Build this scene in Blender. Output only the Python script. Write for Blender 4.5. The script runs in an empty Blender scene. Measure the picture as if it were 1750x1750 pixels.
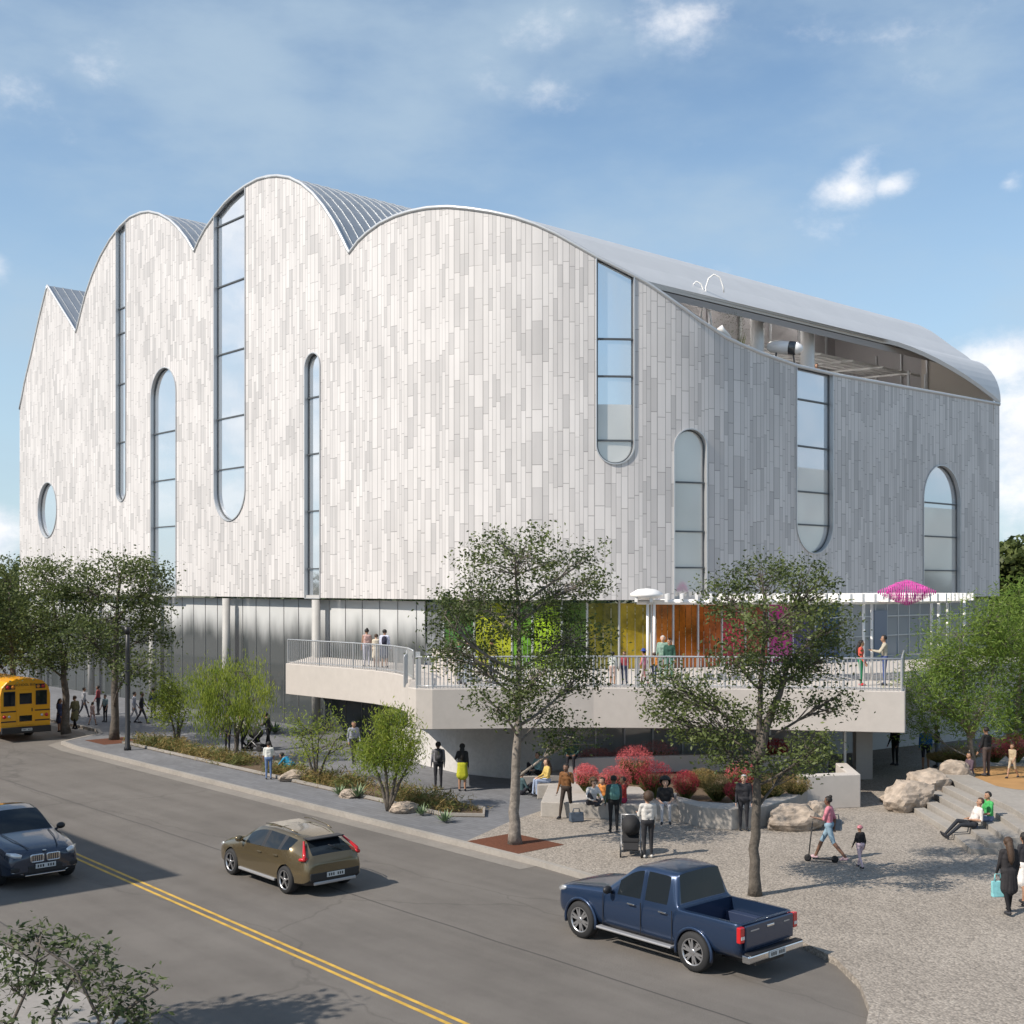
import bpy, bmesh, math, random
import numpy as np
from mathutils import Vector, Matrix
R = math.radians
S = bpy.context.scene
COL = S.collection
# ---------------------------------------------------------------- camera, sky, sun
F = 2100.0      # focal length in photograph pixels (photograph is 1750 wide)
HZ = 1000.0     # horizon row
CH = 7.5        # camera height
cam = bpy.data.cameras.new('camera'); camo = bpy.data.objects.new('camera', cam); COL.objects.link(camo)
camo.location = (0, 0, CH); camo.rotation_euler = (R(90), 0, 0)
cam.sensor_width = 36; cam.lens = F/1750*36; cam.shift_y = (HZ-875)/1750; cam.clip_end = 6000; cam.clip_start = 0.5
S.camera = camo
SUN_DIR = Vector((0.87, 0.49, 0)); SUN_EL = 43.0
hd = SUN_DIR.normalized()
ld = Vector((hd.x*math.cos(R(SUN_EL)), hd.y*math.cos(R(SUN_EL)), -math.sin(R(SUN_EL))))
sl = bpy.data.lights.new('sun', 'SUN'); sl.energy = 5.0; sl.angle = R(0.5); sl.color = (1.0, 0.91, 0.80)
so = bpy.data.objects.new('sun', sl); COL.objects.link(so); so.rotation_euler = ld.to_track_quat('-Z', 'Y').to_euler(); so.location = (-30, -20, 60)
S.view_settings.view_transform = 'Standard'; S.view_settings.look = 'None'
S.view_settings.exposure = 0.18; S.view_settings.gamma = 1.0
SKY_STRENGTH = 0.145
def make_world():
    w = bpy.data.worlds.new('World'); S.world = w; w.use_nodes = True
    nt = w.node_tree; N = nt.nodes; L = nt.links; N.clear()
    def nd(t, **k):
        n = N.new(t)
        for a, b in k.items(): setattr(n, a, b)
        return n
    def mth(op, a, b=None, c=None):
        n = nd('ShaderNodeMath', operation=op)
        for i, v in enumerate((a, b, c)):
            if v is None: continue
            if isinstance(v, (int, float)): n.inputs[i].default_value = v
            else: L.new(v, n.inputs[i])
        return n.outputs[0]
    sky = nd('ShaderNodeTexSky', sky_type='NISHITA'); sky.sun_disc = False
    sky.sun_elevation = R(SUN_EL); sky.sun_rotation = math.atan2(-hd.x, -hd.y)
    sky.air_density = 1.0; sky.dust_density = 0.5; sky.ozone_density = 1.4; sky.altitude = 200
    tc = nd('ShaderNodeTexCoord'); dirv = tc.outputs['Generated']
    sep = nd('ShaderNodeSeparateXYZ'); L.new(dirv, sep.inputs[0])
    nz = nd('ShaderNodeTexNoise'); nz.inputs['Scale'].default_value = 13; nz.inputs['Detail'].default_value = 9; nz.inputs['Roughness'].default_value = 0.62
    mp = nd('ShaderNodeMapping'); mp.inputs['Scale'].default_value = (1, 1, 1.5); L.new(dirv, mp.inputs[0]); L.new(mp.outputs[0], nz.inputs['Vector'])
    nz2 = nd('ShaderNodeTexNoise'); nz2.inputs['Scale'].default_value = 4.0; nz2.inputs['Detail'].default_value = 6; nz2.inputs['Roughness'].default_value = 0.55
    mp2 = nd('ShaderNodeMapping'); mp2.inputs['Scale'].default_value = (1, 1, 2.4); mp2.inputs['Location'].default_value = (3.1, 0.4, 1.7)
    L.new(dirv, mp2.inputs[0]); L.new(mp2.outputs[0], nz2.inputs['Vector'])
    # clouds: (direction given by bearing x, height z), half sizes, weight
    cl = [(1135, 52, 130, 75, .66), (1165, 90, 75, 55, .66), (935, 55, 95, 75, .50), (1450, 320, 62, 40, .70), (1465, 285, 42, 34, .62), (1530, 318, 42, 24, .72),
          (1725, 312, 26, 20, .5), (1745, 610, 100, 62, .95), (1760, 760, 80, 170, 1.0), (-5, 455, 32, 42, .72), (-10, 915, 60, 70, .9),
          (130, 100, 150, 80, .46), (60, 150, 170, 100, .36), (1000, 130, 320, 130, .30), (1400, 380, 280, 100, .3), (1560, 60, 260, 120, .3), (1690, 700, 60, 60, .6)]
    tot = None
    for (px, py, rx, ry, wt) in cl:
        c = Vector(((px-875)/F, 1, (HZ-py)/F)).normalized()
        sub = nd('ShaderNodeVectorMath', operation='SUBTRACT'); L.new(dirv, sub.inputs[0]); sub.inputs[1].default_value = c
        sc = nd('ShaderNodeVectorMath', operation='MULTIPLY'); L.new(sub.outputs[0], sc.inputs[0])
        k = F*1.08; sc.inputs[1].default_value = (k/rx, 6, k/ry)
        ln = nd('ShaderNodeVectorMath', operation='LENGTH'); L.new(sc.outputs[0], ln.inputs[0])
        g = mth('SUBTRACT', 1.0, mth('MULTIPLY', ln.outputs['Value'], 0.62))
        g = mth('MULTIPLY', mth('MAXIMUM', g, 0.0), wt)
        tot = g if tot is None else mth('MAXIMUM', tot, g)
    for c, rad in ((Vector((-1, .30, .30)), .55), (Vector((1, .25, .22)), .42), (Vector((-.4, -1, .5)), .5)):  # unseen cloud banks to the sides and behind, added so windows reflect white
        sub = nd('ShaderNodeVectorMath', operation='DISTANCE'); L.new(dirv, sub.inputs[0]); sub.inputs[1].default_value = c.normalized()
        g = mth('MULTIPLY', mth('MAXIMUM', mth('SUBTRACT', 1.0, mth('DIVIDE', sub.outputs['Value'], rad)), 0.0), .8)
        tot = mth('MAXIMUM', tot, g)
    # cloud density = ragged noise wherever the broad cloud field allows it
    dens = mth('SUBTRACT', mth('ADD', mth('MULTIPLY', nz.outputs['Fac'], 1.9), mth('MULTIPLY', tot, 1.55)), 1.36)
    mr = nd('ShaderNodeMapRange', interpolation_type='SMOOTHSTEP'); L.new(dens, mr.inputs[0])
    mr.inputs[1].default_value = 0.0; mr.inputs[2].default_value = 0.95; mr.inputs[3].default_value = 0; mr.inputs[4].default_value = 0.93
    gate = nd('ShaderNodeMapRange'); L.new(tot, gate.inputs[0]); gate.inputs[1].default_value = 0.0; gate.inputs[2].default_value = 0.14
    cm = mth('MULTIPLY', mr.outputs[0], gate.outputs[0])
    thin = nd('ShaderNodeMapRange', interpolation_type='SMOOTHSTEP'); L.new(nz2.outputs['Fac'], thin.inputs[0])
    thin.inputs[1].default_value = 0.36; thin.inputs[2].default_value = 0.72; thin.inputs[3].default_value = 0; thin.inputs[4].default_value = 0.72
    up = nd('ShaderNodeMapRange'); L.new(sep.outputs['Z'], up.inputs[0]); up.inputs[1].default_value = -0.02; up.inputs[2].default_value = 0.03
    skm = nd('ShaderNodeMix', data_type='RGBA', blend_type='MULTIPLY'); skm.inputs['Factor'].default_value = 1.0
    L.new(sky.outputs[0], skm.inputs['A']); skm.inputs['B'].default_value = (SKY_STRENGTH*0.94, SKY_STRENGTH*1.0, SKY_STRENGTH*0.98, 1)
    hz_ = nd('ShaderNodeMapRange', interpolation_type='SMOOTHSTEP'); L.new(sep.outputs['Z'], hz_.inputs[0]); hz_.inputs[1].default_value = -0.05; hz_.inputs[2].default_value = 0.46; hz_.inputs[3].default_value = 0.80; hz_.inputs[4].default_value = 0.0
    hzm = nd('ShaderNodeMix', data_type='RGBA'); L.new(hz_.outputs[0], hzm.inputs['Factor']); L.new(skm.outputs['Result'], hzm.inputs['A']); hzm.inputs['B'].default_value = (0.43, 0.57, 0.70, 1)
    skm = hzm
    m1 = nd('ShaderNodeMix', data_type='RGBA'); L.new(mth('MULTIPLY', thin.outputs[0], up.outputs[0]), m1.inputs['Factor']); L.new(skm.outputs['Result'], m1.inputs['A']); m1.inputs['B'].default_value = (0.43, 0.55, 0.665, 1)
    ccol = nd('ShaderNodeValToRGB'); L.new(nz.outputs['Fac'], ccol.inputs[0])
    ccol.color_ramp.elements[0].position = 0.35; ccol.color_ramp.elements[0].color = (0.66, 0.73, 0.84, 1)
    ccol.color_ramp.elements[1].position = 0.60; ccol.color_ramp.elements[1].color = (0.95, 0.95, 0.97, 1)
    m2 = nd('ShaderNodeMix', data_type='RGBA'); L.new(mth('MULTIPLY', cm, up.outputs[0]), m2.inputs['Factor']); L.new(m1.outputs['Result'], m2.inputs['A']); L.new(ccol.outputs[0], m2.inputs['B'])
    bg = nd('ShaderNodeBackground'); bg.inputs['Strength'].default_value = 1.0; L.new(m2.outputs['Result'], bg.inputs[0])
    out = nd('ShaderNodeOutputWorld'); L.new(bg.outputs[0], out.inputs[0])
make_world()

# ---------------------------------------------------------------- coordinates
# u runs along the street (towards the right foreground), v runs from the street into the block
UX = Vector((0.6665, -0.7455, 0)); VX = Vector((0.7455, 0.6665, 0))
ANG_U = math.atan2(UX.y, UX.x)
def W(u, v, z=0.0): return Vector((UX.x*u+VX.x*v, UX.y*u+VX.y*v, z))
def G(px, py, z=0.14):
    d = (CH-z)*F/(py-HZ); return Vector(((px-875)/F*d, d, z))
def P(px, py, d): return Vector(((px-875)/F*d, d, CH-(py-HZ)/F*d))
def UV2(p): return (p.x*UX.x+p.y*UX.y, p.x*VX.x+p.y*VX.y)

# ---------------------------------------------------------------- materials
def nodes(m):
    m.use_nodes = True; nt = m.node_tree
    return nt, nt.nodes['Principled BSDF']
MATS = {}
def mat(name, col, rough=0.6, metal=0.0, var=0.0, scale=4.0, bump=0.0, spec=0.5, coat=0.0, emit=None, tint2=None, detail=4.0, world=False, alpha=None, trans=0.0, ior=None):
    if name in MATS: return MATS[name]
    m = bpy.data.materials.new(name); MATS[name] = m
    nt, b = nodes(m); L = nt.links
    b.inputs['Base Color'].default_value = (*col, 1); b.inputs['Roughness'].default_value = rough; b.inputs['Metallic'].default_value = metal
    b.inputs['Specular IOR Level'].default_value = spec
    if coat: b.inputs['Coat Weight'].default_value = coat; b.inputs['Coat Roughness'].default_value = 0.06
    if emit: b.inputs['Emission Color'].default_value = (*emit[0], 1); b.inputs['Emission Strength'].default_value = emit[1]
    if trans: b.inputs['Transmission Weight'].default_value = trans
    if ior: b.inputs['IOR'].default_value = ior
    if var or bump:
        if world:
            g = nt.nodes.new('ShaderNodeNewGeometry'); vec = g.outputs['Position']
        else:
            t = nt.nodes.new('ShaderNodeTexCoord'); vec = t.outputs['Object']
        n = nt.nodes.new('ShaderNodeTexNoise'); n.inputs['Scale'].default_value = scale; n.inputs['Detail'].default_value = detail; n.inputs['Roughness'].default_value = 0.65
        L.new(vec, n.inputs['Vector'])
        if var:
            c2 = tint2 if tint2 else tuple(max(0, c*(1-var)) for c in col)
            c1 = col if tint2 else tuple(min(1, c*(1+var)) for c in col)
            r = nt.nodes.new('ShaderNodeValToRGB'); L.new(n.outputs['Fac'], r.inputs[0])
            r.color_ramp.elements[0].position = 0.34; r.color_ramp.elements[0].color = (*c2, 1)
            r.color_ramp.elements[1].position = 0.66; r.color_ramp.elements[1].color = (*c1, 1)
            L.new(r.outputs[0], b.inputs['Base Color'])
        if bump:
            bp = nt.nodes.new('ShaderNodeBump'); bp.inputs['Strength'].default_value = bump; bp.inputs['Distance'].default_value = 0.05
            L.new(n.outputs['Fac'], bp.inputs['Height']); L.new(bp.outputs[0], b.inputs['Normal'])
    return m

# ---------------------------------------------------------------- mesh builder
class MB:
    def __init__(s): s.v = []; s.f = []; s.m = []; s.sm = []
    def add(s, vs, fs, mi=0, smooth=False):
        o = len(s.v); s.v.extend([tuple(p) for p in vs])
        for f in fs: s.f.append(tuple(i+o for i in f)); s.m.append(mi); s.sm.append(smooth)
    def obox(s, c, ax, ay, az, mi=0):
        c = Vector(c); ax = Vector(ax); ay = Vector(ay); az = Vector(az)
        vs = [c+ax*i+ay*j+az*k for k in (-1, 1) for j in (-1, 1) for i in (-1, 1)]
        s.add(vs, [(0, 2, 3, 1), (4, 5, 7, 6), (0, 1, 5, 4), (2, 6, 7, 3), (0, 4, 6, 2), (1, 3, 7, 5)], mi)
    def box(s, c, size, rz=0.0, mi=0):
        a = Vector((math.cos(rz), math.sin(rz), 0)); b = Vector((-math.sin(rz), math.cos(rz), 0))
        s.obox(c, a*size[0]/2, b*size[1]/2, Vector((0, 0, size[2]/2)), mi)
    def prism(s, poly, z0, z1, mi=0, cap0=True):
        n = len(poly); ar = sum(poly[i][0]*poly[(i+1) % n][1]-poly[(i+1) % n][0]*poly[i][1] for i in range(n))
        if ar < 0: poly = poly[::-1]
        vs = [(p[0], p[1], z0) for p in poly]+[(p[0], p[1], z1) for p in poly]
        fs = [(i, (i+1) % n, n+(i+1) % n, n+i) for i in range(n)]+[tuple(range(n, 2*n))]
        if cap0: fs.append(tuple(range(n-1, -1, -1)))
        s.add(vs, fs, mi)
    def sheet(s, poly, z, mi=0):
        n = len(poly); ar = sum(poly[i][0]*poly[(i+1) % n][1]-poly[(i+1) % n][0]*poly[i][1] for i in range(n))
        if ar < 0: poly = poly[::-1]
        s.add([(p[0], p[1], z) for p in poly], [tuple(range(n))], mi)
    def tube(s, pts, rad, n=8, mi=0, cap=True, closed=False):
        pts = [Vector(p) for p in pts]
        if isinstance(rad, (int, float)): rad = [rad]*len(pts)
        k = len(pts); vs = []; prev = None
        for i, p in enumerate(pts):
            if closed: d = pts[(i+1) % k]-pts[i-1]
            else: d = pts[min(i+1, k-1)]-pts[max(i-1, 0)]
            d = d.normalized() if d.length > 1e-9 else Vector((0, 0, 1))
            if prev is None:
                a = d.cross(Vector((0, 0, 1)))
                if a.length < 1e-3: a = d.cross(Vector((1, 0, 0)))
                a.normalize()
            else:
                a = prev-d*prev.dot(d)
                a = a.normalized() if a.length > 1e-6 else d.orthogonal().normalized()
            prev = a; b = d.cross(a)
            for j in range(n):
                t = 2*math.pi*j/n; vs.append(p+(a*math.cos(t)+b*math.sin(t))*rad[i])
        fs = []
        for i in range(k if closed else k-1):
            i2 = (i+1) % k
            for j in range(n): fs.append((i*n+j, i*n+(j+1) % n, i2*n+(j+1) % n, i2*n+j))
        if cap and not closed: fs.append(tuple(range(n-1, -1, -1))); fs.append(tuple((k-1)*n+j for j in range(n)))
        s.add(vs, fs, mi, True)
    def lathe(s, prof, n=20, c=(0, 0, 0), axis='z', mi=0, sx=1.0, sy=1.0, cap=True):
        vs = []; c = Vector(c)
        for (r, h) in prof:
            for j in range(n):
                t = 2*math.pi*j/n; a, b = r*math.cos(t)*sx, r*math.sin(t)*sy
                vs.append(c+(Vector((a, b, h)) if axis == 'z' else Vector((a, h, b)) if axis == 'y' else Vector((h, a, b))))
        fs = []; k = len(prof)
        for i in range(k-1):
            for j in range(n): fs.append((i*n+j, i*n+(j+1) % n, (i+1)*n+(j+1) % n, (i+1)*n+j))
        if cap: fs.append(tuple(range(n-1, -1, -1))); fs.append(tuple((k-1)*n+j for j in range(n)))
        s.add(vs, fs, mi, True)
    def ball(s, c, r, n=12, k=8, mi=0):
        if isinstance(r, (int, float)): r = (r, r, r)
        c = Vector(c); vs = [c+Vector((0, 0, -r[2]))]
        for i in range(1, k):
            a = -math.pi/2+math.pi*i/k
            for j in range(n):
                t = 2*math.pi*j/n; vs.append(c+Vector((r[0]*math.cos(a)*math.cos(t), r[1]*math.cos(a)*math.sin(t), r[2]*math.sin(a))))
        vs.append(c+Vector((0, 0, r[2]))); fs = []
        for j in range(n): fs.append((0, 1+(j+1) % n, 1+j)); fs.append((len(vs)-1, 1+(k-2)*n+j, 1+(k-2)*n+(j+1) % n))
        for i in range(k-2):
            for j in range(n): fs.append((1+i*n+j, 1+i*n+(j+1) % n, 1+(i+1)*n+(j+1) % n, 1+(i+1)*n+j))
        s.add(vs, fs, mi, True)
    def mesh(s, name, mats):
        me = bpy.data.meshes.new(name); me.from_pydata(s.v, [], s.f)
        for m in (mats if isinstance(mats, (list, tuple)) else [mats]): me.materials.append(m)
        if s.f:
            me.polygons.foreach_set('material_index', s.m); me.polygons.foreach_set('use_smooth', s.sm)
        me.update(); return me
    def build(s, name, mats, parent=None, bevel=0.0, loc=None, rz=None):
        o = bpy.data.objects.new(name, s.mesh(name, mats)); COL.objects.link(o)
        if parent: o.parent = parent
        if loc is not None: o.location = loc
        if rz is not None: o.rotation_euler = (0, 0, rz)
        if bevel:
            md = o.modifiers.new('bevel', 'BEVEL'); md.width = bevel; md.segments = 2; md.limit_method = 'ANGLE'
        return o
def tag(o, label=None, cat=None, group=None, kind=None):
    if label: o['label'] = label
    if cat: o['category'] = cat
    if group: o['group'] = group
    if kind: o['kind'] = kind
    return o
def thing(name, label, cat, loc=(0, 0, 0), rz=0.0, group=None):
    o = bpy.data.objects.new(name, None); COL.objects.link(o); o.empty_display_size = 0.3
    o.location = loc; o.rotation_euler = (0, 0, rz); return tag(o, label, cat, group)
def copy_tree(o, parent=None):
    c = o.copy(); COL.objects.link(c); c.parent = parent
    for ch in o.children: copy_tree(ch, c)
    return c
# ---------------------------------------------------------------- ground
def ground_mat(name, kind, c1, c2, rough=0.9):
    m = bpy.data.materials.new(name); MATS[name] = m; nt, b = nodes(m); L = nt.links; NN = nt.nodes
    b.inputs['Roughness'].default_value = rough; b.inputs['Specular IOR Level'].default_value = 0.25
    g = NN.new('ShaderNodeNewGeometry'); mp = NN.new('ShaderNodeMapping'); mp.inputs['Rotation'].default_value = (0, 0, -ANG_U)
    L.new(g.outputs['Position'], mp.inputs[0]); vec = mp.outputs[0]
    def noise(sc, det=5, rg=0.6, stretch=None):
        n = NN.new('ShaderNodeTexNoise'); n.inputs['Scale'].default_value = sc; n.inputs['Detail'].default_value = det; n.inputs['Roughness'].default_value = rg
        if stretch:
            q = NN.new('ShaderNodeMapping'); q.inputs['Scale'].default_value = stretch; L.new(vec, q.inputs[0]); L.new(q.outputs[0], n.inputs['Vector'])
        else: L.new(vec, n.inputs['Vector'])
        return n.outputs['Fac']
    def ramp(fac, stops):
        r = NN.new('ShaderNodeValToRGB'); L.new(fac, r.inputs[0]); e = r.color_ramp.elements
        e[0].position, e[0].color = stops[0][0], (*stops[0][1], 1); e[1].position, e[1].color = stops[-1][0], (*stops[-1][1], 1)
        for p, c in stops[1:-1]:
            x = e.new(p); x.color = (*c, 1)
        return r.outputs[0]
    def mix(a, bb, f, mode='MULTIPLY'):
        x = NN.new('ShaderNodeMix'); x.data_type = 'RGBA'; x.blend_type = mode
        for k, v in (('Factor', f), ('A', a), ('B', bb)):
            if isinstance(v, float): x.inputs[k].default_value = v
            elif isinstance(v, tuple): x.inputs[k].default_value = (*v, 1)
            else: L.new(v, x.inputs[k])
        return x.outputs['Result']
    w = lambda x: (x, x, x)
    base = ramp(noise(0.35, 6), [(0.3, c2), (0.7, c1)])
    h = None
    if kind == 'asphalt':
        base = mix(base, ramp(noise(60, 3), [(0.3, w(.62)), (0.7, w(1.30))]), 0.9)
        base = mix(base, ramp(noise(1.0, 4, .55, (0.05, 1.6, 1)), [(0.35, w(.90)), (0.62, w(1.05))]), 0.8)
        base = mix(base, ramp(noise(0.9, 8, .75), [(0.35, w(.90)), (0.5, w(1.0)), (0.66, w(1.07))]), 0.7)
        v = NN.new('ShaderNodeTexVoronoi'); v.feature = 'DISTANCE_TO_EDGE'; v.inputs['Scale'].default_value = 0.16
        q = NN.new('ShaderNodeMapping'); q.inputs['Scale'].default_value = (0.45, 1.2, 1); L.new(vec, q.inputs[0])
        mx = NN.new('ShaderNodeVectorMath'); mx.operation = 'ADD'; L.new(q.outputs[0], mx.inputs[0])
        nn = NN.new('ShaderNodeTexNoise'); nn.inputs['Scale'].default_value = 0.7; nn.inputs['Detail'].default_value = 6; L.new(vec, nn.inputs['Vector']); L.new(nn.outputs['Color'], mx.inputs[1])
        L.new(mx.outputs[0], v.inputs['Vector'])
        base = mix(base, ramp(v.outputs['Distance'], [(0.0, w(.62)), (0.006, w(1.0))]), 0.55)
        h = noise(90, 2)
    elif kind == 'pavers':
        br = NN.new('ShaderNodeTexBrick'); L.new(vec, br.inputs[0]); br.inputs['Scale'].default_value = 1.0
        br.inputs['Brick Width'].default_value = 0.6; br.inputs['Row Height'].default_value = 0.2; br.inputs['Mortar Size'].default_value = 0.008
        br.inputs['Color1'].default_value = (*w(.9), 1); br.inputs['Color2'].default_value = (*w(1.1), 1); br.inputs['Mortar'].default_value = (*w(.6), 1)
        base = mix(base, br.outputs['Color'], 0.8); base = mix(base, ramp(noise(5, 6), [(0.3, w(.88)), (0.7, w(1.1))]), 0.8)
    elif kind == 'gravel':
        v = NN.new('ShaderNodeTexVoronoi'); v.inputs['Scale'].default_value = 20.0; L.new(vec, v.inputs['Vector'])
        sp = NN.new('ShaderNodeSeparateColor'); L.new(v.outputs['Color'], sp.inputs[0])
        base = mix(base, ramp(sp.outputs['Red'], [(0.0, w(.66)), (0.35, w(.95)), (0.75, w(1.08)), (1.0, w(1.28))]), 0.95)
        base = mix(base, ramp(v.outputs['Distance'], [(0.1, w(1.08)), (0.75, w(.62))]), 0.75)
        base = mix(base, ramp(noise(1.3, 5), [(0.3, w(.9)), (0.7, w(1.07))]), 0.8)
        h = v.outputs['Distance']
    elif kind == 'concrete':
        base = mix(base, ramp(noise(7, 7, .7), [(0.3, w(.86)), (0.7, w(1.1))]), 0.9)
        base = mix(base, ramp(noise(0.8, 4), [(0.3, w(.9)), (0.7, w(1.07))]), 0.9)
    elif kind == 'smooth':
        base = mix(base, ramp(noise(3, 6, .6), [(0.3, w(.95)), (0.7, w(1.04))]), 0.9)
    elif kind == 'soil':
        base = mix(base, ramp(noise(14, 7, .8), [(0.3, w(.55)), (0.7, w(1.3))]), 0.9); h = noise(14, 7, .8)
    L.new(base, b.inputs['Base Color'])
    if h is not None:
        bp = NN.new('ShaderNodeBump'); bp.inputs['Strength'].default_value = 0.5; bp.inputs['Distance'].default_value = 0.03; bp.invert = kind == 'gravel'
        L.new(h, bp.inputs['Height']); L.new(bp.outputs[0], b.inputs['Normal'])
    return m
M_ASPH = ground_mat('asphalt', 'asphalt', (.172, .158, .143), (.140, .128, .116))
M_PAVE = ground_mat('slate_pavers', 'pavers', (.175, .178, .188), (.140, .143, .152))
M_GRAV = ground_mat('pebble_paving', 'gravel', (.365, .325, .280), (.305, .270, .232))
M_CONC = ground_mat('concrete', 'concrete', (.330, .305, .275), (.270, .250, .225))
M_SIDE = ground_mat('near_concrete', 'concrete', (.30, .28, .26), (.25, .235, .22))
M_SOIL = ground_mat('soil', 'soil', (.16, .115, .075), (.10, .07, .045))
M_EARTH = ground_mat('earth', 'soil', (.15, .14, .09), (.11, .11, .07))
M_MULCH = ground_mat('mulch', 'soil', (.15, .055, .03), (.10, .04, .022))
M_YEL = mat('road_yellow', (.50, .31, .05), .75, var=.22, scale=3, world=True)

def uvpoly(l): return [tuple(W(u, v))[:2] for u, v in l]
mb = MB(); mb.sheet([(-2500, -600), (2500, -600), (2500, 3500), (-2500, 3500)], -0.06); tag(mb.build('ground', M_EARTH), kind='structure')
mb = MB(); mb.sheet(uvpoly([(-600, 9.0), (90, 9.0), (90, 24), (-8, 24), (-50, 27), (-600, 27)]), 0.0); tag(mb.build('road', M_ASPH), kind='structure')
mb = MB()
for vv in (13.60, 13.83):
    f_ = lambda u: vv-.06-.0215*(u+32.55)
    for a, b in ((-600, -50), (-50, -8)):
        va = f_(max(a, -50)); vb = f_(max(b, -50)); mb.sheet(uvpoly([(a, va-.045), (b, vb-.045), (b, vb+.045), (a, va+.045)]), 0.004)
tag(mb.build('road_marking', M_YEL), kind='structure')
def arc(c, r, a0, a1, n): return [(c[0]+r*math.cos(a0+(a1-a0)*i/n), c[1]+r*math.sin(a0+(a1-a0)*i/n)) for i in range(n+1)]
KERB = [(-600, 26.0), (-61, 26.0), (-59.2, 25.4), (-58.0, 23.6), (-57.2, 22.7), (-55, 22.45), (-40, 22.4), (-24, 22.35), (-18, 21.9), (-15, 21.4), (-13.8, 20.9), (-12.7, 20.0), (-11.8, 18.9), (-11.0, 17.4), (-10.3, 15.4), (-9.2, 13.6), (-6, 12.6), (60, 12.4)]
def offset(line, d):
    out = []
    for i, p in enumerate(line):
        a = Vector(line[max(i-1, 0)]); b = Vector(line[min(i+1, len(line)-1)]); t = (b-a).normalized(); n = Vector((-t.y, t.x)); out.append((p[0]+n.x*d, p[1]+n.y*d))
    return out
def strip(mb, l1, l2, z0, z1, mi=0):
    for i in range(len(l1)-1):
        mb.prism([tuple(W(*l1[i]))[:2], tuple(W(*l1[i+1]))[:2], tuple(W(*l2[i+1]))[:2], tuple(W(*l2[i]))[:2]], z0, z1, mi)
inner = offset(KERB, 0.18)
mb = MB(); strip(mb, KERB[:9], inner[:9], -0.05, 0.15); tag(mb.build('kerb', M_CONC), kind='structure')
mb = MB(); strip(mb, KERB[8:], inner[8:], -0.05, 0.145); tag(mb.build('kerb', M_GRAV), kind='structure')
gut = offset(KERB, -0.6); mb = MB()
for i in range(7): mb.sheet(uvpoly([KERB[i], gut[i], gut[i+1], KERB[i+1]]), 0.005)
tag(mb.build('gutter', ground_mat('gutter_concrete', 'concrete', (.245, .225, .200), (.205, .188, .168))), kind='structure')
mb = MB()
for vv in (17.0, 9.75):
    pl_ = [(u, vv+.03*math.sin(u*.31)+.02*math.sin(u*1.7)) for u in np.arange(-120, 30, 1.5)]
    for a, b in zip(pl_[:-1], pl_[1:]): mb.sheet(uvpoly([(a[0], a[1]-.022), (b[0], b[1]-.022), (b[0], b[1]+.022), (a[0], a[1]+.022)]), .003)
tag(mb.build('road_seam', mat('tar', (.065, .060, .056), .8)), kind='structure')
# the plaza: slate pavers to the left, pebble paving to the right
i0 = 7
pav = inner[:i0]+[(-27.2, inner[i0][1]), (-28.6, 25.5), (-29.8, 29), (-30.5, 33), (-31.5, 40), (-31.5, 140), (-600, 140)]
mb = MB(); mb.prism(uvpoly(pav), -0.05, 0.14); tag(mb.build('plaza_pavement', M_PAVE), kind='structure')
grav = [(-27.2, inner[i0][1])]+inner[i0:]+[(60, 140), (-31.5, 140), (-31.5, 40), (-30.5, 33), (-29.8, 29), (-28.6, 25.5)]
mb = MB(); mb.prism(uvpoly(grav), -0.05, 0.14); tag(mb.build('pebble_plaza', M_GRAV), kind='structure')
mb = MB(); mb.prism(uvpoly([(-600, -40), (60, -40), (60, 9.0), (-600, 9.0)]), -0.05, 0.13); tag(mb.build('sidewalk', M_SIDE), kind='structure')

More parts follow.
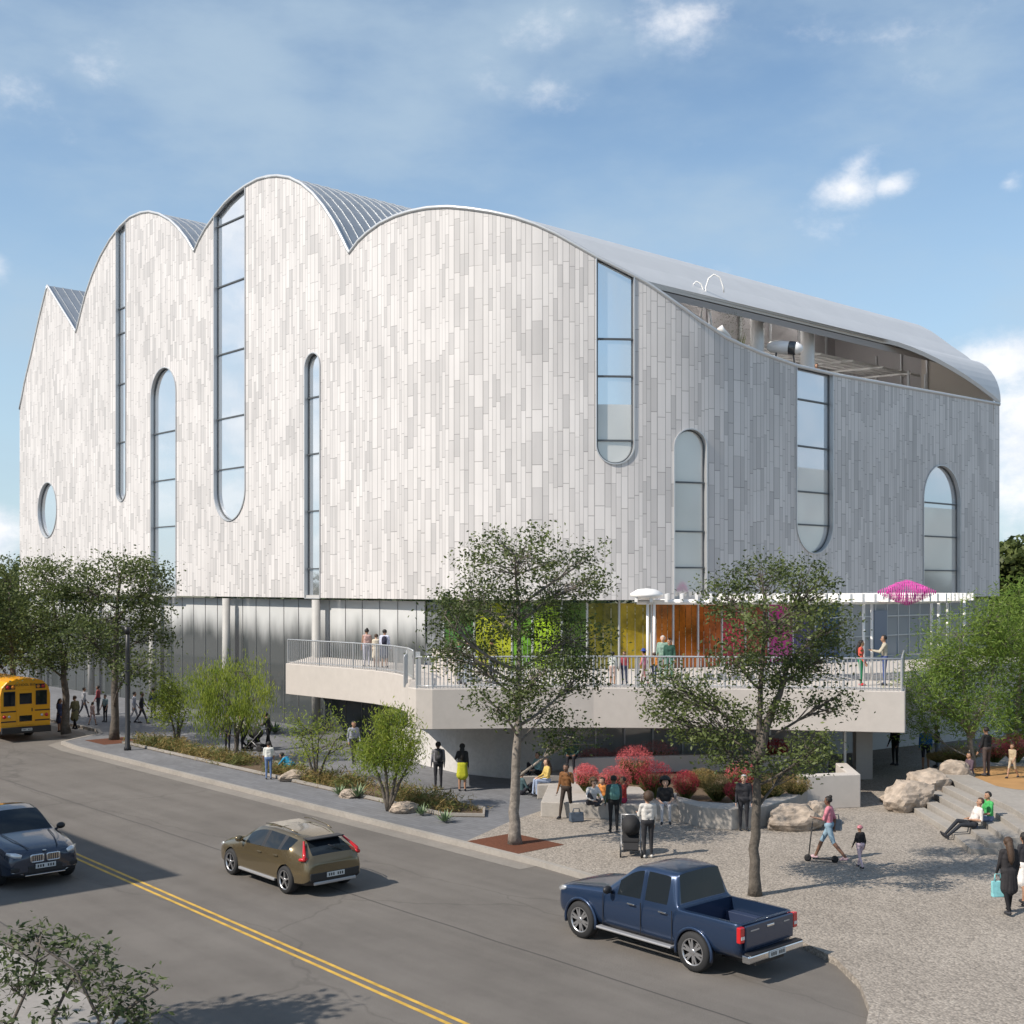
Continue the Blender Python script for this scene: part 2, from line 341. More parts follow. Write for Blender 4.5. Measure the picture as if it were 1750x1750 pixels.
# ---------------------------------------------------------------- museum shell
def panel_mat():
    m = bpy.data.materials.new('facade_planks'); nt, b = nodes(m); L = nt.links; NN = nt.nodes
    uv = NN.new('ShaderNodeUVMap'); sep = NN.new('ShaderNodeSeparateXYZ'); L.new(uv.outputs[0], sep.inputs[0])
    def mth(op, a, c=None):
        n = NN.new('ShaderNodeMath'); n.operation = op
        for i, v in enumerate((a, c)):
            if v is None: continue
            if isinstance(v, (int, float)): n.inputs[i].default_value = v
            else: L.new(v, n.inputs[i])
        return n.outputs[0]
    s_, z_ = sep.outputs['X'], sep.outputs['Y']
    wv = mth('ADD', s_, mth('ADD', mth('MULTIPLY', mth('SINE', mth('MULTIPLY', s_, 4.73)), 0.07), mth('MULTIPLY', mth('SINE', mth('MULTIPLY', s_, 2.11)), 0.10)))
    cs = mth('DIVIDE', wv, 0.25); cid = mth('FLOOR', cs); cf = mth('FRACT', cs)
    wn = NN.new('ShaderNodeTexWhiteNoise'); wn.noise_dimensions = '1D'; L.new(cid, wn.inputs['W'])
    zz = mth('ADD', mth('DIVIDE', z_, 1.2), mth('MULTIPLY', wn.outputs['Value'], 7.0)); zz = mth('ADD', zz, mth('MULTIPLY', mth('SINE', mth('MULTIPLY', zz, 3.1)), 0.14))
    rid = mth('FLOOR', zz); rf = mth('FRACT', zz)
    cb = NN.new('ShaderNodeCombineXYZ'); L.new(cid, cb.inputs[0]); L.new(rid, cb.inputs[1])
    w2 = NN.new('ShaderNodeTexWhiteNoise'); w2.noise_dimensions = '2D'; L.new(cb.outputs[0], w2.inputs['Vector'])
    r = NN.new('ShaderNodeValToRGB'); L.new(w2.outputs['Value'], r.inputs[0]); e = r.color_ramp.elements
    e[0].position = 0.0; e[0].color = (.462, .446, .440, 1); e[1].position = 1.0; e[1].color = (.628, .604, .592, 1)
    x = e.new(0.35); x.color = (.548, .526, .516, 1); x = e.new(0.55); x.color = (.598, .574, .562, 1)
    jl = mth('MINIMUM', mth('MULTIPLY', mth('MINIMUM', cf, mth('SUBTRACT', 1.0, cf)), 0.25), mth('MULTIPLY', mth('MINIMUM', rf, mth('SUBTRACT', 1.0, rf)), 1.2))
    mr = NN.new('ShaderNodeMapRange'); L.new(jl, mr.inputs[0]); mr.inputs[1].default_value = 0.006; mr.inputs[2].default_value = 0.016; mr.inputs[3].default_value = 0.50; mr.inputs[4].default_value = 1.0
    tc = NN.new('ShaderNodeTexCoord'); nz = NN.new('ShaderNodeTexNoise'); nz.inputs['Scale'].default_value = 0.25; nz.inputs['Detail'].default_value = 7; L.new(tc.outputs['Object'], nz.inputs['Vector'])
    mr2 = NN.new('ShaderNodeMapRange'); L.new(nz.outputs['Fac'], mr2.inputs[0]); mr2.inputs[1].default_value = .3; mr2.inputs[2].default_value = .7; mr2.inputs[3].default_value = .94; mr2.inputs[4].default_value = 1.05
    st = NN.new('ShaderNodeTexNoise'); st.inputs['Scale'].default_value = 1.0; st.inputs['Detail'].default_value = 6
    sm = NN.new('ShaderNodeMapping'); sm.inputs['Scale'].default_value = (2.2, .10, 1); L.new(uv.outputs[0], sm.inputs[0]); L.new(sm.outputs[0], st.inputs['Vector'])
    mr3 = NN.new('ShaderNodeMapRange'); L.new(st.outputs['Fac'], mr3.inputs[0]); mr3.inputs[1].default_value = .3; mr3.inputs[2].default_value = .7; mr3.inputs[3].default_value = .93; mr3.inputs[4].default_value = 1.04
    k = mth('MULTIPLY', mth('MULTIPLY', mr.outputs[0], mr2.outputs[0]), mr3.outputs[0])
    mx = NN.new('ShaderNodeVectorMath'); mx.operation = 'SCALE'; L.new(r.outputs[0], mx.inputs[0]); L.new(k, mx.inputs['Scale']); L.new(mx.outputs[0], b.inputs['Base Color'])
    b.inputs['Roughness'].default_value = 0.48; b.inputs['Specular IOR Level'].default_value = 0.5
    bp = NN.new('ShaderNodeBump'); bp.inputs['Strength'].default_value = 0.35; bp.inputs['Distance'].default_value = 0.02; L.new(mr.outputs[0], bp.inputs['Height']); L.new(bp.outputs[0], b.inputs['Normal'])
    return m
M_PANEL = panel_mat()
M_FRAME = mat('window_steel', (.52, .53, .54), .35, metal=.5)
M_DARKF = mat('dark_mullion', (.10, .11, .12), .45, metal=.3)
M_GLASS = mat('mirror_glass', (.78, .81, .84), .03, metal=.84, bump=.035, scale=.7, detail=2)
M_GLASS3 = mat('grey_mirror_glass', (.62, .66, .71), .04, metal=.7, bump=.035, scale=.7, detail=2)
M_GLASS2 = mat('blind_backed_glass', (.60, .585, .56), .06, metal=.35, var=.10, scale=.22, detail=2)
M_ROOF = mat('roof_metal', (.40, .42, .44), .38, metal=.55, var=.06, scale=1.5)
M_FASC = mat('fascia_metal', (.60, .60, .60), .42, metal=.2, var=.03, scale=.6)
M_WHITE = mat('white_paint', (.78, .77, .75), .45)
M_CEIL = mat('terrace_ceiling', (.34, .32, .31), .8)
M_SOFF = mat('soffit_panel', (.42, .41, .40), .7)
M_TERR = ground_mat('terrace_concrete', 'smooth', (.500, .462, .425), (.465, .430, .395))
V0, RC, U0, VE, UL, ZS = 34.0, 12.0, -46.0, 68.0, -93.6, 6.86
S1 = U0-UL; S2 = S1+RC*math.pi/2; S3 = S2+VE-(V0+RC)
def plan(s, off=0.0):        # point of the plan curve, moved outwards by off; and the outward normal, both in u, v
    if s <= S1: return (UL+s, V0-off), (0, -1)
    if s <= S2:
        a = (s-S1)/RC; return (U0+(RC+off)*math.sin(a), V0+RC-(RC+off)*math.cos(a)), (math.sin(a), -math.cos(a))
    return (U0+RC+off, V0+RC+s-S2), (1, 0)
def pw(s, off, z): (u, v), n = plan(s, off); return W(u, v, z)
ss = np.linspace(0, S3, 4000); ppx = []; pD = []
for s in ss:
    p = pw(s, 0, 0); ppx.append(875+p.x/p.y*F); pD.append(p.y)
def s_at(px): return float(np.interp(px, ppx, ss))
def z_at(px, py): return CH-(py-HZ)/F*float(np.interp(px, ppx, pD))
TOP = [(30, 700), (42, 655), (55, 600), (68, 540), (81, 488), (94, 509), (107, 530), (119, 549), (130, 568), (137, 540), (146, 505), (158, 470), (172, 438), (188, 410), (205, 388), (222, 372), (240, 364), (255, 362), (272, 366), (290, 376), (305, 390), (319, 408), (332, 430), (340, 411), (352, 390), (368, 368), (385, 347), (402, 331), (420, 318), (440, 307), (458, 302), (475, 301), (495, 304), (515, 314), (535, 331), (553, 353), (570, 379), (585, 408), (597, 433), (612, 413), (628, 398), (650, 382), (675, 370), (700, 362), (730, 356), (765, 354), (800, 357), (840, 363), (880, 372), (915, 384), (950, 400), (985, 420), (1020, 440), (1052, 456), (1080, 470), (1107, 485), (1150, 515), (1193, 546), (1240, 577), (1270, 591), (1300, 604), (1363, 626), (1428, 641), (1557, 664), (1712, 691)]
NOTCH = [130, 332, 597]
tz = [(s_at(a), z_at(a, b)) for a, b in TOP]
tS = [t[0] for t in tz]; tZ = [t[1] for t in tz]
def ztop(s): return float(np.interp(s, tS, tZ))
museum = thing('museum_building', 'large pale plank clad museum with scalloped vault roof and long pill shaped windows', 'building', W(-60, 50, 0.14))
MO = museum.location.copy()
def loc(p): return Vector(p)-MO
# windows in the wall: px left, px right, top row (None = up to the roofline), bottom row (None = to the soffit), mullion rows
WIN = [(66, 97, 825, 918, []), (199.5, 215, None, 856, [525, 568, 655, 755]), (259, 301, 629, None, [738, 820, 900]), (367, 419, None, 889, [376, 482, 600, 712, 800]),
       (522, 547, 604, None, [678, 775, 873, 972]), (1020, 1083, None, 792, [578, 642, 752]), (1153, 1207, 734, None, [824, 908, 970]), (1361, 1422, None, 945, [685, 764, 841, 897]), (1578, 1640, 796, None, [860, 917, 975])]
wins = []
for (a, b, t, bt, mul) in WIN:
    sa, sb = s_at(a), s_at(b); c = (sa+sb)/2; hw = (sb-sa)/2; pc = (a+b)/2
    if t is not None and bt is not None:
        zc = z_at(pc, (t+bt)/2); rv = z_at(pc, t)-zc; wins.append((c, hw, zc, zc, rv, rv, [])); continue
    zt = None if t is None else z_at(pc, t)-hw
    zb = None if bt is None else z_at(pc, bt)+hw
    wins.append((c, hw, zt, zb, hw, hw, [z_at(pc, q) for q in mul]))
def wrange(w, s, grow=0.0):
    c, hw, zt, zb, rt, rb, mu = w; x = min(1.0, abs(s-c)/(hw+grow)); k = math.sqrt(max(0, 1-x*x))
    lo = ZS if zb is None else zb-(rb+grow)*k
    hi = ztop(s) if zt is None else zt+(rt+grow)*k
    return lo, hi
S_FACE_END = S3
bs = set(np.linspace(0, S3, 190)); bs |= set(s for s in tS if 0 <= s <= S3)
for w in wins:
    c, hw = w[0], w[1]
    for k in range(25): bs.add(c-hw*math.cos(math.pi*k/24))
bs = sorted(bs); bs = [b for i, b in enumerate(bs) if i == 0 or b-bs[i-1] > 1e-4]
def wall_mesh():
    mb = MB(); uvs = []
    def quad(s0, s1, a0, a1, b0, b1):
        if a1-a0 < 1e-3 and b1-b0 < 1e-3: return
        nseg = 1
        mb.add([loc(pw(s0, 0, a0)), loc(pw(s1, 0, b0)), loc(pw(s1, 0, b1)), loc(pw(s0, 0, a1))], [(0, 1, 2, 3)], 0)
        uvs.extend([(s0, a0), (s1, b0), (s1, b1), (s0, a1)])
    for s0, s1 in zip(bs[:-1], bs[1:]):
        m = (s0+s1)/2; w = next((w for w in wins if abs(m-w[0]) < w[1]), None)
        if w is None: quad(s0, s1, ZS, ztop(s0), ZS, ztop(s1))
        else:
            l0, h0 = wrange(w, s0); l1, h1 = wrange(w, s1)
            if w[3] is not None: quad(s0, s1, ZS, l0, ZS, l1)
            if w[2] is not None: quad(s0, s1, h0, ztop(s0), h1, ztop(s1))
    o = mb.build('facade_wall', M_PANEL, museum)
    ul = o.data.uv_layers.new(name='UVMap'); fl = np.array(uvs, dtype=np.float32).ravel(); ul.data.foreach_set('uv', fl)
    return o
wall_mesh()
# coping along the top edge and a thin drip edge along the soffit
mb = MB()
cs = [s for s in bs]
mb.tube([loc(pw(s, 0.0, ztop(s)+.02)) for s in cs], 0.09, 6); mb.build('coping', mat('coping_metal', (.60, .61, .62), .35, metal=.4), museum)
for w in wins:
    c, hw, zt, zb, rt, rb, mul = w
    n = 24; sa = [c-hw*math.cos(math.pi*k/n) for k in range(n+1)]
    # glass set back behind the wall face
    gb, gl = MB(), MB(); wi = wins.index(w)
    zc_ = {5: z_at(1051, 690), 7: z_at(1391, 800), 8: z_at(1609, 868)}.get(wi, -99 if wi != 6 else 99)   # blinds drawn in the panes below this height
    for s0, s1 in zip(sa[:-1], sa[1:]):
        l0, h0 = wrange(w, s0); l1, h1 = wrange(w, s1)
        for g_, a0, b0, a1, b1 in ((gl, l0, min(h0, zc_), l1, min(h1, zc_)), (gb, max(l0, zc_), h0, max(l1, zc_), h1)):
            if b0 > a0 or b1 > a1: g_.add([loc(pw(s0, -.20, a0)), loc(pw(s1, -.20, a1)), loc(pw(s1, -.20, max(a1, b1))), loc(pw(s0, -.20, max(a0, b0)))], [(0, 1, 2, 3)])
    ring = [(s, wrange(w, s)[0]) for s in sa]+[(s, wrange(w, s)[1]) for s in sa[::-1]]
    rr = [ring[0]]
    for q in ring[1:]:
        if abs(q[0]-rr[-1][0])+abs(q[1]-rr[-1][1]) > 2e-3: rr.append(q)
    if abs(rr[0][0]-rr[-1][0])+abs(rr[0][1]-rr[-1][1]) < 2e-3: rr.pop()
    fb = MB(); N_ = len(rr)
    cen = (c, sum(q[1] for q in rr)/N_)
    def inset(q, d):
        i = rr.index(q); a, b = rr[i-1], rr[(i+1) % N_]; t = Vector((b[0]-a[0], b[1]-a[1]))
        if t.length < 1e-6: return q
        t.normalize(); return (q[0]-t.y*d, q[1]+t.x*d)
    for i in range(N_):
        a, b = rr[i], rr[(i+1) % N_]; ai, bi = inset(a, .06), inset(b, .06); ao, bo = inset(a, -.05), inset(b, -.05)
        fb.add([loc(pw(a[0], -.20, a[1])), loc(pw(b[0], -.20, b[1])), loc(pw(b[0], .06, b[1])), loc(pw(a[0], .06, a[1]))], [(0, 1, 2, 3)])            # reveal
        fb.add([loc(pw(a[0], .06, a[1])), loc(pw(b[0], .06, b[1])), loc(pw(bo[0], .06, bo[1])), loc(pw(ao[0], .06, ao[1]))], [(0, 1, 2, 3)])          # outer lip
        fb.add([loc(pw(ao[0], .06, ao[1])), loc(pw(bo[0], .06, bo[1])), loc(pw(bo[0], -.01, bo[1])), loc(pw(ao[0], -.01, ao[1]))], [(0, 1, 2, 3)])
        fb.add([loc(pw(a[0], -.16, a[1])), loc(pw(b[0], -.16, b[1])), loc(pw(bi[0], -.16, bi[1])), loc(pw(ai[0], -.16, ai[1]))], [(0, 1, 2, 3)], 1)    # inner sash
    wo = fb.build('window', [M_FRAME, M_DARKF], museum)
    if gb.f: gb.build('glass', M_GLASS if wi < 6 else M_GLASS3, wo)
    if gl.f: gl.build('blind_backed_glass', M_GLASS2, wo)
    for zm in mul:
        xb = MB(); xb.obox(loc(pw(c, -.16, zm)), (pw(c+hw*.97, -.16, zm)-pw(c-hw*.97, -.16, zm))/2, Vector((plan(c)[1][0]*UX.x+plan(c)[1][1]*VX.x, plan(c)[1][0]*UX.y+plan(c)[1][1]*VX.y, 0))*.04, Vector((0, 0, .035)))
        xb.build('mullion', M_DARKF, wo)
# roof: the scalloped profile swept back along v, with standing seams
sN = [s_at(q) for q in NOTCH]
SB = s_at(1107); uB = plan(SB)[0][0]; zB = ztop(SB)
sg = sorted(set([s for s in bs if s <= SB]+[SB]))
prof = [(plan(s)[0][0], plan(s)[0][1], ztop(s)) for s in sg]         # u, v of the wall, z
ext = []
for k in range(1, 11):
    t = k/10*math.pi/2; ext.append((uB+(U0+RC-uB+.02)*math.sin(t)**1.2, 58.5+(VE-58.5)*(1-math.cos(t))**.8, zB-(zB-17.95)*(1-math.cos(t))))
prof += ext
uF = plan(s_at(905))[0][0]
def roof_part(name, i0, i1, m, back=VE):
    mb = MB(); pr = prof[i0:i1+1]; nv = 30
    for a, b in zip(pr[:-1], pr[1:]):
        mb.add([loc(W(a[0], a[1], a[2])), loc(W(b[0], b[1], b[2])), loc(W(b[0], back, b[2])), loc(W(a[0], back, a[2]))], [(0, 1, 2, 3)], 0, True)
    v = V0+.5
    while v < back:
        for a, b in zip(pr[:-1], pr[1:]):
            if a[1] < v and b[1] < v and a[0] < b[0] and a[0] < uF:
                mb.add([loc(W(a[0], v-.022, a[2])), loc(W(b[0], v-.022, b[2])), loc(W(b[0], v-.022, b[2]+.045)), loc(W(a[0], v-.022, a[2]+.045)),
                        loc(W(a[0], v+.022, a[2])), loc(W(b[0], v+.022, b[2])), loc(W(b[0], v+.022, b[2]+.045)), loc(W(a[0], v+.022, a[2]+.045))], [(3, 2, 6, 7), (0, 1, 2, 3), (5, 4, 7, 6)], 0)
        v += .62
    return mb.build(name, m, museum)
cut = [0]+[min(range(len(prof)), key=lambda i: abs(prof[i][0]-plan(q)[0][0])) for q in sN]+[len(prof)-1]
for a, b in zip(cut[:-1], cut[1:]): roof_part('roof_vault', a, b, M_ROOF)
# smooth fascia skin over the open terrace side of the last vault: offset just above the seams' base
iF = min(range(len(prof)), key=lambda i: abs(prof[i][0]-plan(s_at(905))[0][0])); fp = prof[iF:]
mb = MB()
for a, b in zip(fp[:-1], fp[1:]):
    mb.add([loc(W(a[0]+.03, a[1], a[2]+.10)), loc(W(b[0]+.03, b[1], b[2]+.10)), loc(W(b[0]+.03, VE+.06, b[2]+.10)), loc(W(a[0]+.03, VE+.06, a[2]+.10))], [(0, 1, 2, 3)], 0, True)
edge = [(uB, plan(SB)[0][1]+.1, zB)]+[(uB, v, zB) for v in np.linspace(41, 58.4, 10)]+ext
for a, b in zip(edge[:-1], edge[1:]):
    mb.add([loc(W(a[0]+.04, a[1], a[2]+.10)), loc(W(b[0]+.04, b[1], b[2]+.10)), loc(W(b[0]-.02, b[1]+.03, b[2]-.12)), loc(W(a[0]-.02, a[1]+.03, a[2]-.12))], [(0, 1, 2, 3)], 0)
fo = mb.build('roof_fascia', M_FASC, museum)
# sheltered roof terrace: floor, ceiling, back wall, columns, light battens, glass guard
ZF = 16.7
cp = [q for q in prof if q[0] > -45.5]
mb = MB()
for a, b in zip(cp[:-1], cp[1:]):
    if b[0] <= uB+1e-3:
        mb.add([loc(W(a[0], max(a[1]+.35, 37), a[2]-.5)), loc(W(b[0], max(b[1]+.35, 37), b[2]-.18)), loc(W(b[0], VE-.5, b[2]-.18)), loc(W(a[0], VE-.5, a[2]-.5))], [(0, 1, 2, 3)])
for a, b in zip(ext[:-1], ext[1:]):
    mb.add([loc(W(a[0], a[1]+.1, a[2]-.14)), loc(W(b[0], b[1]+.1, b[2]-.14)), loc(W(b[0], VE-.4, b[2]-.14)), loc(W(a[0], VE-.4, a[2]-.14))], [(0, 1, 2, 3)])
mb.build('terrace_ceiling', M_CEIL, museum)
mb = MB(); fl = [plan(s, -.3)[0] for s in np.linspace(s_at(1000), S3-.3, 24)]
mb.prism([tuple(loc(W(u, v)))[:2] for u, v in fl]+[tuple(loc(W(-47, VE-.3)))[:2], tuple(loc(W(-47, 40)))[:2]], ZF-.3, ZF); mb.build('roof_terrace_floor', mat('deck', (.30, .28, .26), .8), museum)
mb = MB(); mb.obox(loc(W(-44.6, 53.5, 20.3)), UX*.1, VX*14, Vector((0, 0, 3.6))); mb.build('terrace_back_wall', mat('bronze_wall', (.36, .345, .345), .5), museum)
for px_, w_ in ((1294, .34), (1380, .36)):
    # columns standing 1.7 m behind the parapet
    a = (px_-875)/F; u_ = -36.9
    v_ = (u_*UX.x - a*u_*UX.y)/(a*VX.y-VX.x)
    mb = MB(); mb.lathe([(w_, ZF), (w_, 20.9)], 20, c=loc(W(u_, v_, 0))); mb.build('terrace_column', M_WHITE, museum)
mb = MB()
for k in range(5):
    mb.obox(loc(W(-38.2-k*.9, 59.5, 19.9+.12*k)), UX*.06, VX*7.0, Vector((0, 0, .06)))
for k in range(4): mb.obox(loc(W(-39.8, 55+k*3, 19.75)), UX*2.2+VX*.6, VX*.05, Vector((0, 0, .05)))
mb.build('light_truss', M_WHITE, museum)
for k in range(24):
    u_ = -43.5+(k % 4)*1.7; v_ = 42+(k//4)*4.2; zz = float(np.interp(u_, [q[0] for q in cp], [q[2] for q in cp]))-.56
    mb = MB(); mb.lathe([(.10, zz-.03), (.10, zz)], 8, c=loc(W(u_, v_, 0))); mb.build('downlight', mat('lamp_glow', (.9, .85, .7), .5, emit=((1, .96, .93), 170.0)), museum)
ew = [(q[0], min(q[2]-.16, 99)) for q in prof if q[0] > -45.5]; mb = MB()
for a, b in zip(ew[:-1], ew[1:]):
    m_ = 0 if (a[0]+b[0])/2 < -38.6 else 1
    mb.add([loc(W(a[0], VE-.7, ZF)), loc(W(b[0], VE-.7, ZF)), loc(W(b[0], VE-.7, max(ZF, b[1]))), loc(W(a[0], VE-.7, max(ZF, a[1])))], [(0, 1, 2, 3)], m_)
mb.build('terrace_end_wall', [mat('bronze_wall', (.36, .345, .345), .5), mat('pale_wall', (.52, .48, .43), .7)], museum)
for (u_, v_) in ((-36.5, 64.2), (-36.5, 62.4)):
    mb = MB(); mb.obox(loc(W(u_, v_, 18.0)), UX*.05, VX*.05, Vector((0, 0, 1.5))); mb.build('terrace_post', M_FRAME, museum)
for k in range(9):
    mb = MB(); mb.obox(loc(W(-44.42, 43+k*2.9, 20.1)), UX*.06, VX*.06, Vector((0, 0, 3.3))); mb.build('wall_mullion', M_FRAME, museum)
for k in range(4):
    mb = MB(); mb.obox(loc(W(-43.2+k*1.7, VE-.78, 19.2)), UX*.05, VX*.05, Vector((0, 0, 2.4 if k < 3 else 1.9))); mb.build('wall_mullion', M_FRAME, museum)
# rear and left walls so the block is closed from the side
mb = MB(); mb.obox(loc(W(-64, VE+.05, 12.4)), UX*29.8, VX*.05, Vector((0, 0, 5.4))); mb.obox(loc(W(UL+.2, 51, 13.8)), UX*.05, VX*16.9, Vector((0, 0, 6.9)))
mb.build('rear_wall', M_SOFF, museum)
# soffit under the overhanging wall
fl = [plan(s, -.02)[0] for s in np.linspace(0, S3, 60)]
mb = MB(); mb.prism([tuple(loc(W(u, v)))[:2] for u, v in fl]+[tuple(loc(W(UL, VE)))[:2]], ZS-.14, ZS-.004); mb.build('soffit', M_SOFF, museum)
# ---------------------------------------------------------------- glazed lower storeys
def painted_glow_mat():  # bright ceiling behind the glass is painted into the colour, paler towards the top
    m = bpy.data.materials.new('painted_glow_glass'); nt, b = nodes(m); L = nt.links; NN = nt.nodes
    g = NN.new('ShaderNodeNewGeometry'); sp = NN.new('ShaderNodeSeparateXYZ'); L.new(g.outputs['Position'], sp.inputs[0])
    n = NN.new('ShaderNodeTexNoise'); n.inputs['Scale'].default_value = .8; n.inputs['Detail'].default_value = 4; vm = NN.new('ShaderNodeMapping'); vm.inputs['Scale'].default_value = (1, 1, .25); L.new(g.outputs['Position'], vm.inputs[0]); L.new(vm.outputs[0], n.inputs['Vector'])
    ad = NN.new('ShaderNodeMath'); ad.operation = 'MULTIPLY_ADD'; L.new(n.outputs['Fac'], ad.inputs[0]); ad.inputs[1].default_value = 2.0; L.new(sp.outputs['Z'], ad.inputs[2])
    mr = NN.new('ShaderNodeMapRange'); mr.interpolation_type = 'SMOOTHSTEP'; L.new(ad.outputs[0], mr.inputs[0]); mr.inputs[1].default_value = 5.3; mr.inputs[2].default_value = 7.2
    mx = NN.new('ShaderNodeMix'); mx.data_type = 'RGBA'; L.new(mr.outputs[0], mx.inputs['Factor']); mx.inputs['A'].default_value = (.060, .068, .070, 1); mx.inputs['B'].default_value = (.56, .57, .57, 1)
    L.new(mx.outputs['Result'], b.inputs['Base Color']); b.inputs['Roughness'].default_value = .06; b.inputs['IOR'].default_value = 1.75
    return m
M_GLOWGL = painted_glow_mat()
M_DGL = mat('dark_glass', (.03, .034, .038), .05, ior=1.8)
M_CGL = mat('clear_grey_glass', (.34, .35, .355), .06, ior=1.7)
M_COLM = mat('column_concrete', (.40, .39, .37), .6, var=.06, scale=2)
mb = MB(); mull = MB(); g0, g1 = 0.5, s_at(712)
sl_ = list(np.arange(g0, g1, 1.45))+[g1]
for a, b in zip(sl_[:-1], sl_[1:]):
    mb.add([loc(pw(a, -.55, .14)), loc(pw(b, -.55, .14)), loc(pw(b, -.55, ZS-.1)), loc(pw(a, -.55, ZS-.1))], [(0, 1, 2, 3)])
cw = mb.build('curtain_wall', M_GLOWGL, museum)
for a in sl_:
    mull = MB(); mull.obox(loc(pw(a, -.54, (ZS+.1)/2)), UX*.012, VX*.02, Vector((0, 0, ZS/2-.12))); mull.build('mullion', mat('pale_mullion', (.24, .24, .24), .4, metal=.4), cw)
for uu in (-52.8, -62.0, -71.2, -80.4, -89.6):
    mb = MB(); mb.lathe([(.22, .14), (.22, ZS-.1)], 24, c=loc(W(uu, 33.95, 0))); mb.build('column', M_COLM, museum)
# coloured glass fins of the middle storey
CG = [(714, 745, (.16, .17, .18)), (745, 800, (.05, .13, .03)), (800, 868, (.25, .28, .02)), (868, 905, (.10, .24, .02)), (905, 958, (.24, .38, .02)), (958, 1004, (.06, .11, .02)), (1004, 1062, (.13, .12, .015)), (1062, 1120, (.28, .20, .012)),
      (1120, 1160, (.36, .105, .010)), (1160, 1205, (.32, .09, .012)), (1205, 1248, (.34, .08, .015)), (1248, 1290, (.44, .03, .06)), (1290, 1330, (.30, .05, .03)), (1330, 1372, (.45, .02, .20)), (1372, 1410, (.06, .05, .16)), (1410, 1452, (.03, .08, .16))]
for a, b, c in CG:
    m = mat('coloured_glass_%02d' % CG.index((a, b, c)), c, .10, var=.45, scale=.9, ior=1.55)
    s0, s1 = s_at(a), s_at(b); mb = MB(); n = 4
    for k in range(n):
        x0, x1 = s0+(s1-s0)*k/n, s0+(s1-s0)*(k+1)/n
        mb.add([loc(pw(x0+.01, -.6, 3.86)), loc(pw(x1-.01, -.6, 3.86)), loc(pw(x1-.01, -.6, ZS-.15)), loc(pw(x0+.01, -.6, ZS-.15))], [(0, 1, 2, 3)])
    o = mb.build('coloured_glass', m, museum)
    mb = MB(); mb.obox(loc(pw(s1, -.57, (ZS+3.8)/2)), UX*.035, VX*.035, Vector((0, 0, (ZS-3.9)/2))); mb.build('mullion', M_FRAME, o)
mb = MB(); s0, s1 = s_at(1452), S3-.2
for k in range(14):
    x0, x1 = s0+(s1-s0)*k/14, s0+(s1-s0)*(k+1)/14
    mb.add([loc(pw(x0, -.6, 3.86)), loc(pw(x1, -.6, 3.86)), loc(pw(x1, -.6, ZS-.15)), loc(pw(x0, -.6, ZS-.15))], [(0, 1, 2, 3)])
cg = mb.build('clear_glazing', M_CGL, museum)
for k in range(15):
    mb = MB(); mb.obox(loc(pw(s0+(s1-s0)*k/14, -.58, (ZS+3.8)/2)), UX*.03, VX*.03, Vector((0, 0, (ZS-3.9)/2))); mb.build('mullion', M_FRAME, cg)
for zz in (4.9, 5.9):
    mb = MB(); mb.obox(loc(W(U0+RC-.54, 58.5, zz)), UX*.02, VX*8.5, Vector((0, 0, .03))); mb.build('transom', M_FRAME, cg)
mb = MB(); sd = s_at(1518); mb.obox(loc(pw(sd, -.5, 5.0)), UX*.08, VX*.6, Vector((0, 0, 1.2))); mb.build('terrace_door', mat('blue_grey_door', (.16, .19, .24), .4), museum)

# ---------------------------------------------------------------- terrace deck
M_RAIL = mat('rail_steel', (.50, .51, .52), .35, metal=.5)
M_SCRN = mat('pale_screen', (.46, .45, .44), .5)
TZ0, TZ1 = 2.42, 3.85
outer = [(-10.55, 57.3), (-8.8, 55.55), (-7.05, 53.8), (-5.9, 52.5), (-4.95, 51.0), (-4.3, 49.4), (-3.95, 47.6), (-3.8, 45.8), (-3.72, 43.9), (-3.4, 43.35), (-2.8, 43.2), (0, 43.5), (2.9, 43.7), (6, 43.5), (9, 43.1), (11.5, 42.6), (13.5, 42.2)]
right = [(15.3, 47.6), (18.6, 53), (23.5, 58), (26, 62)]
back = []
for s in np.linspace(s_at(1560), s_at(520), 26): q = pw(s, -.5, 0); back.append((q.x, q.y))
deck = outer+right+back
mb = MB(); mb.prism([(p[0]-MO.x, p[1]-MO.y) for p in deck], TZ0-MO.z, TZ1-MO.z)
terr = mb.build('terrace_slab', M_TERR, museum)
md = terr.modifiers.new('bevel', 'BEVEL'); md.width = .02; md.segments = 1; md.limit_method = 'ANGLE'
def dense(pl, d):
    out = []
    for a, b in zip(pl[:-1], pl[1:]):
        a, b = Vector(a), Vector(b); n = max(1, round((b-a).length/d))
        for k in range(n): out.append(a.lerp(b, k/n))
    out.append(Vector(pl[-1])); return out
def railing(pl, inset_, step, name='railing'):
    n = len(pl); ins = []
    for i, p in enumerate(pl):
        a, b = Vector(pl[max(i-1, 0)]), Vector(pl[min(i+1, n-1)]); t = (b-a).normalized(); ins.append((p[0]-t.y*inset_, p[1]+t.x*inset_))
    mb = MB()
    for p in dense(ins, step): mb.box((p.x-MO.x, p.y-MO.y, TZ1+.55-MO.z), (.028, .028, 1.06), .6)
    for p in dense(ins, 1.9): mb.box((p.x-MO.x, p.y-MO.y, TZ1+.55-MO.z), (.06, .06, 1.1), .6)
    mb.tube([(p[0]-MO.x, p[1]-MO.y, TZ1+1.11-MO.z) for p in ins], .035, 6); mb.tube([(p[0]-MO.x, p[1]-MO.y, TZ1+.09-MO.z) for p in ins], .02, 6)
    return mb.build(name, M_RAIL, terr), ins
railing(outer[:7], .12, .17); railing(outer[9:]+right[:1], .12, .135); railing([(-3.72, 43.9), (-3.8, 45.8), (-3.95, 47.6)], .12, .14)
mb = MB(); pl = dense(outer[4:8], .4)
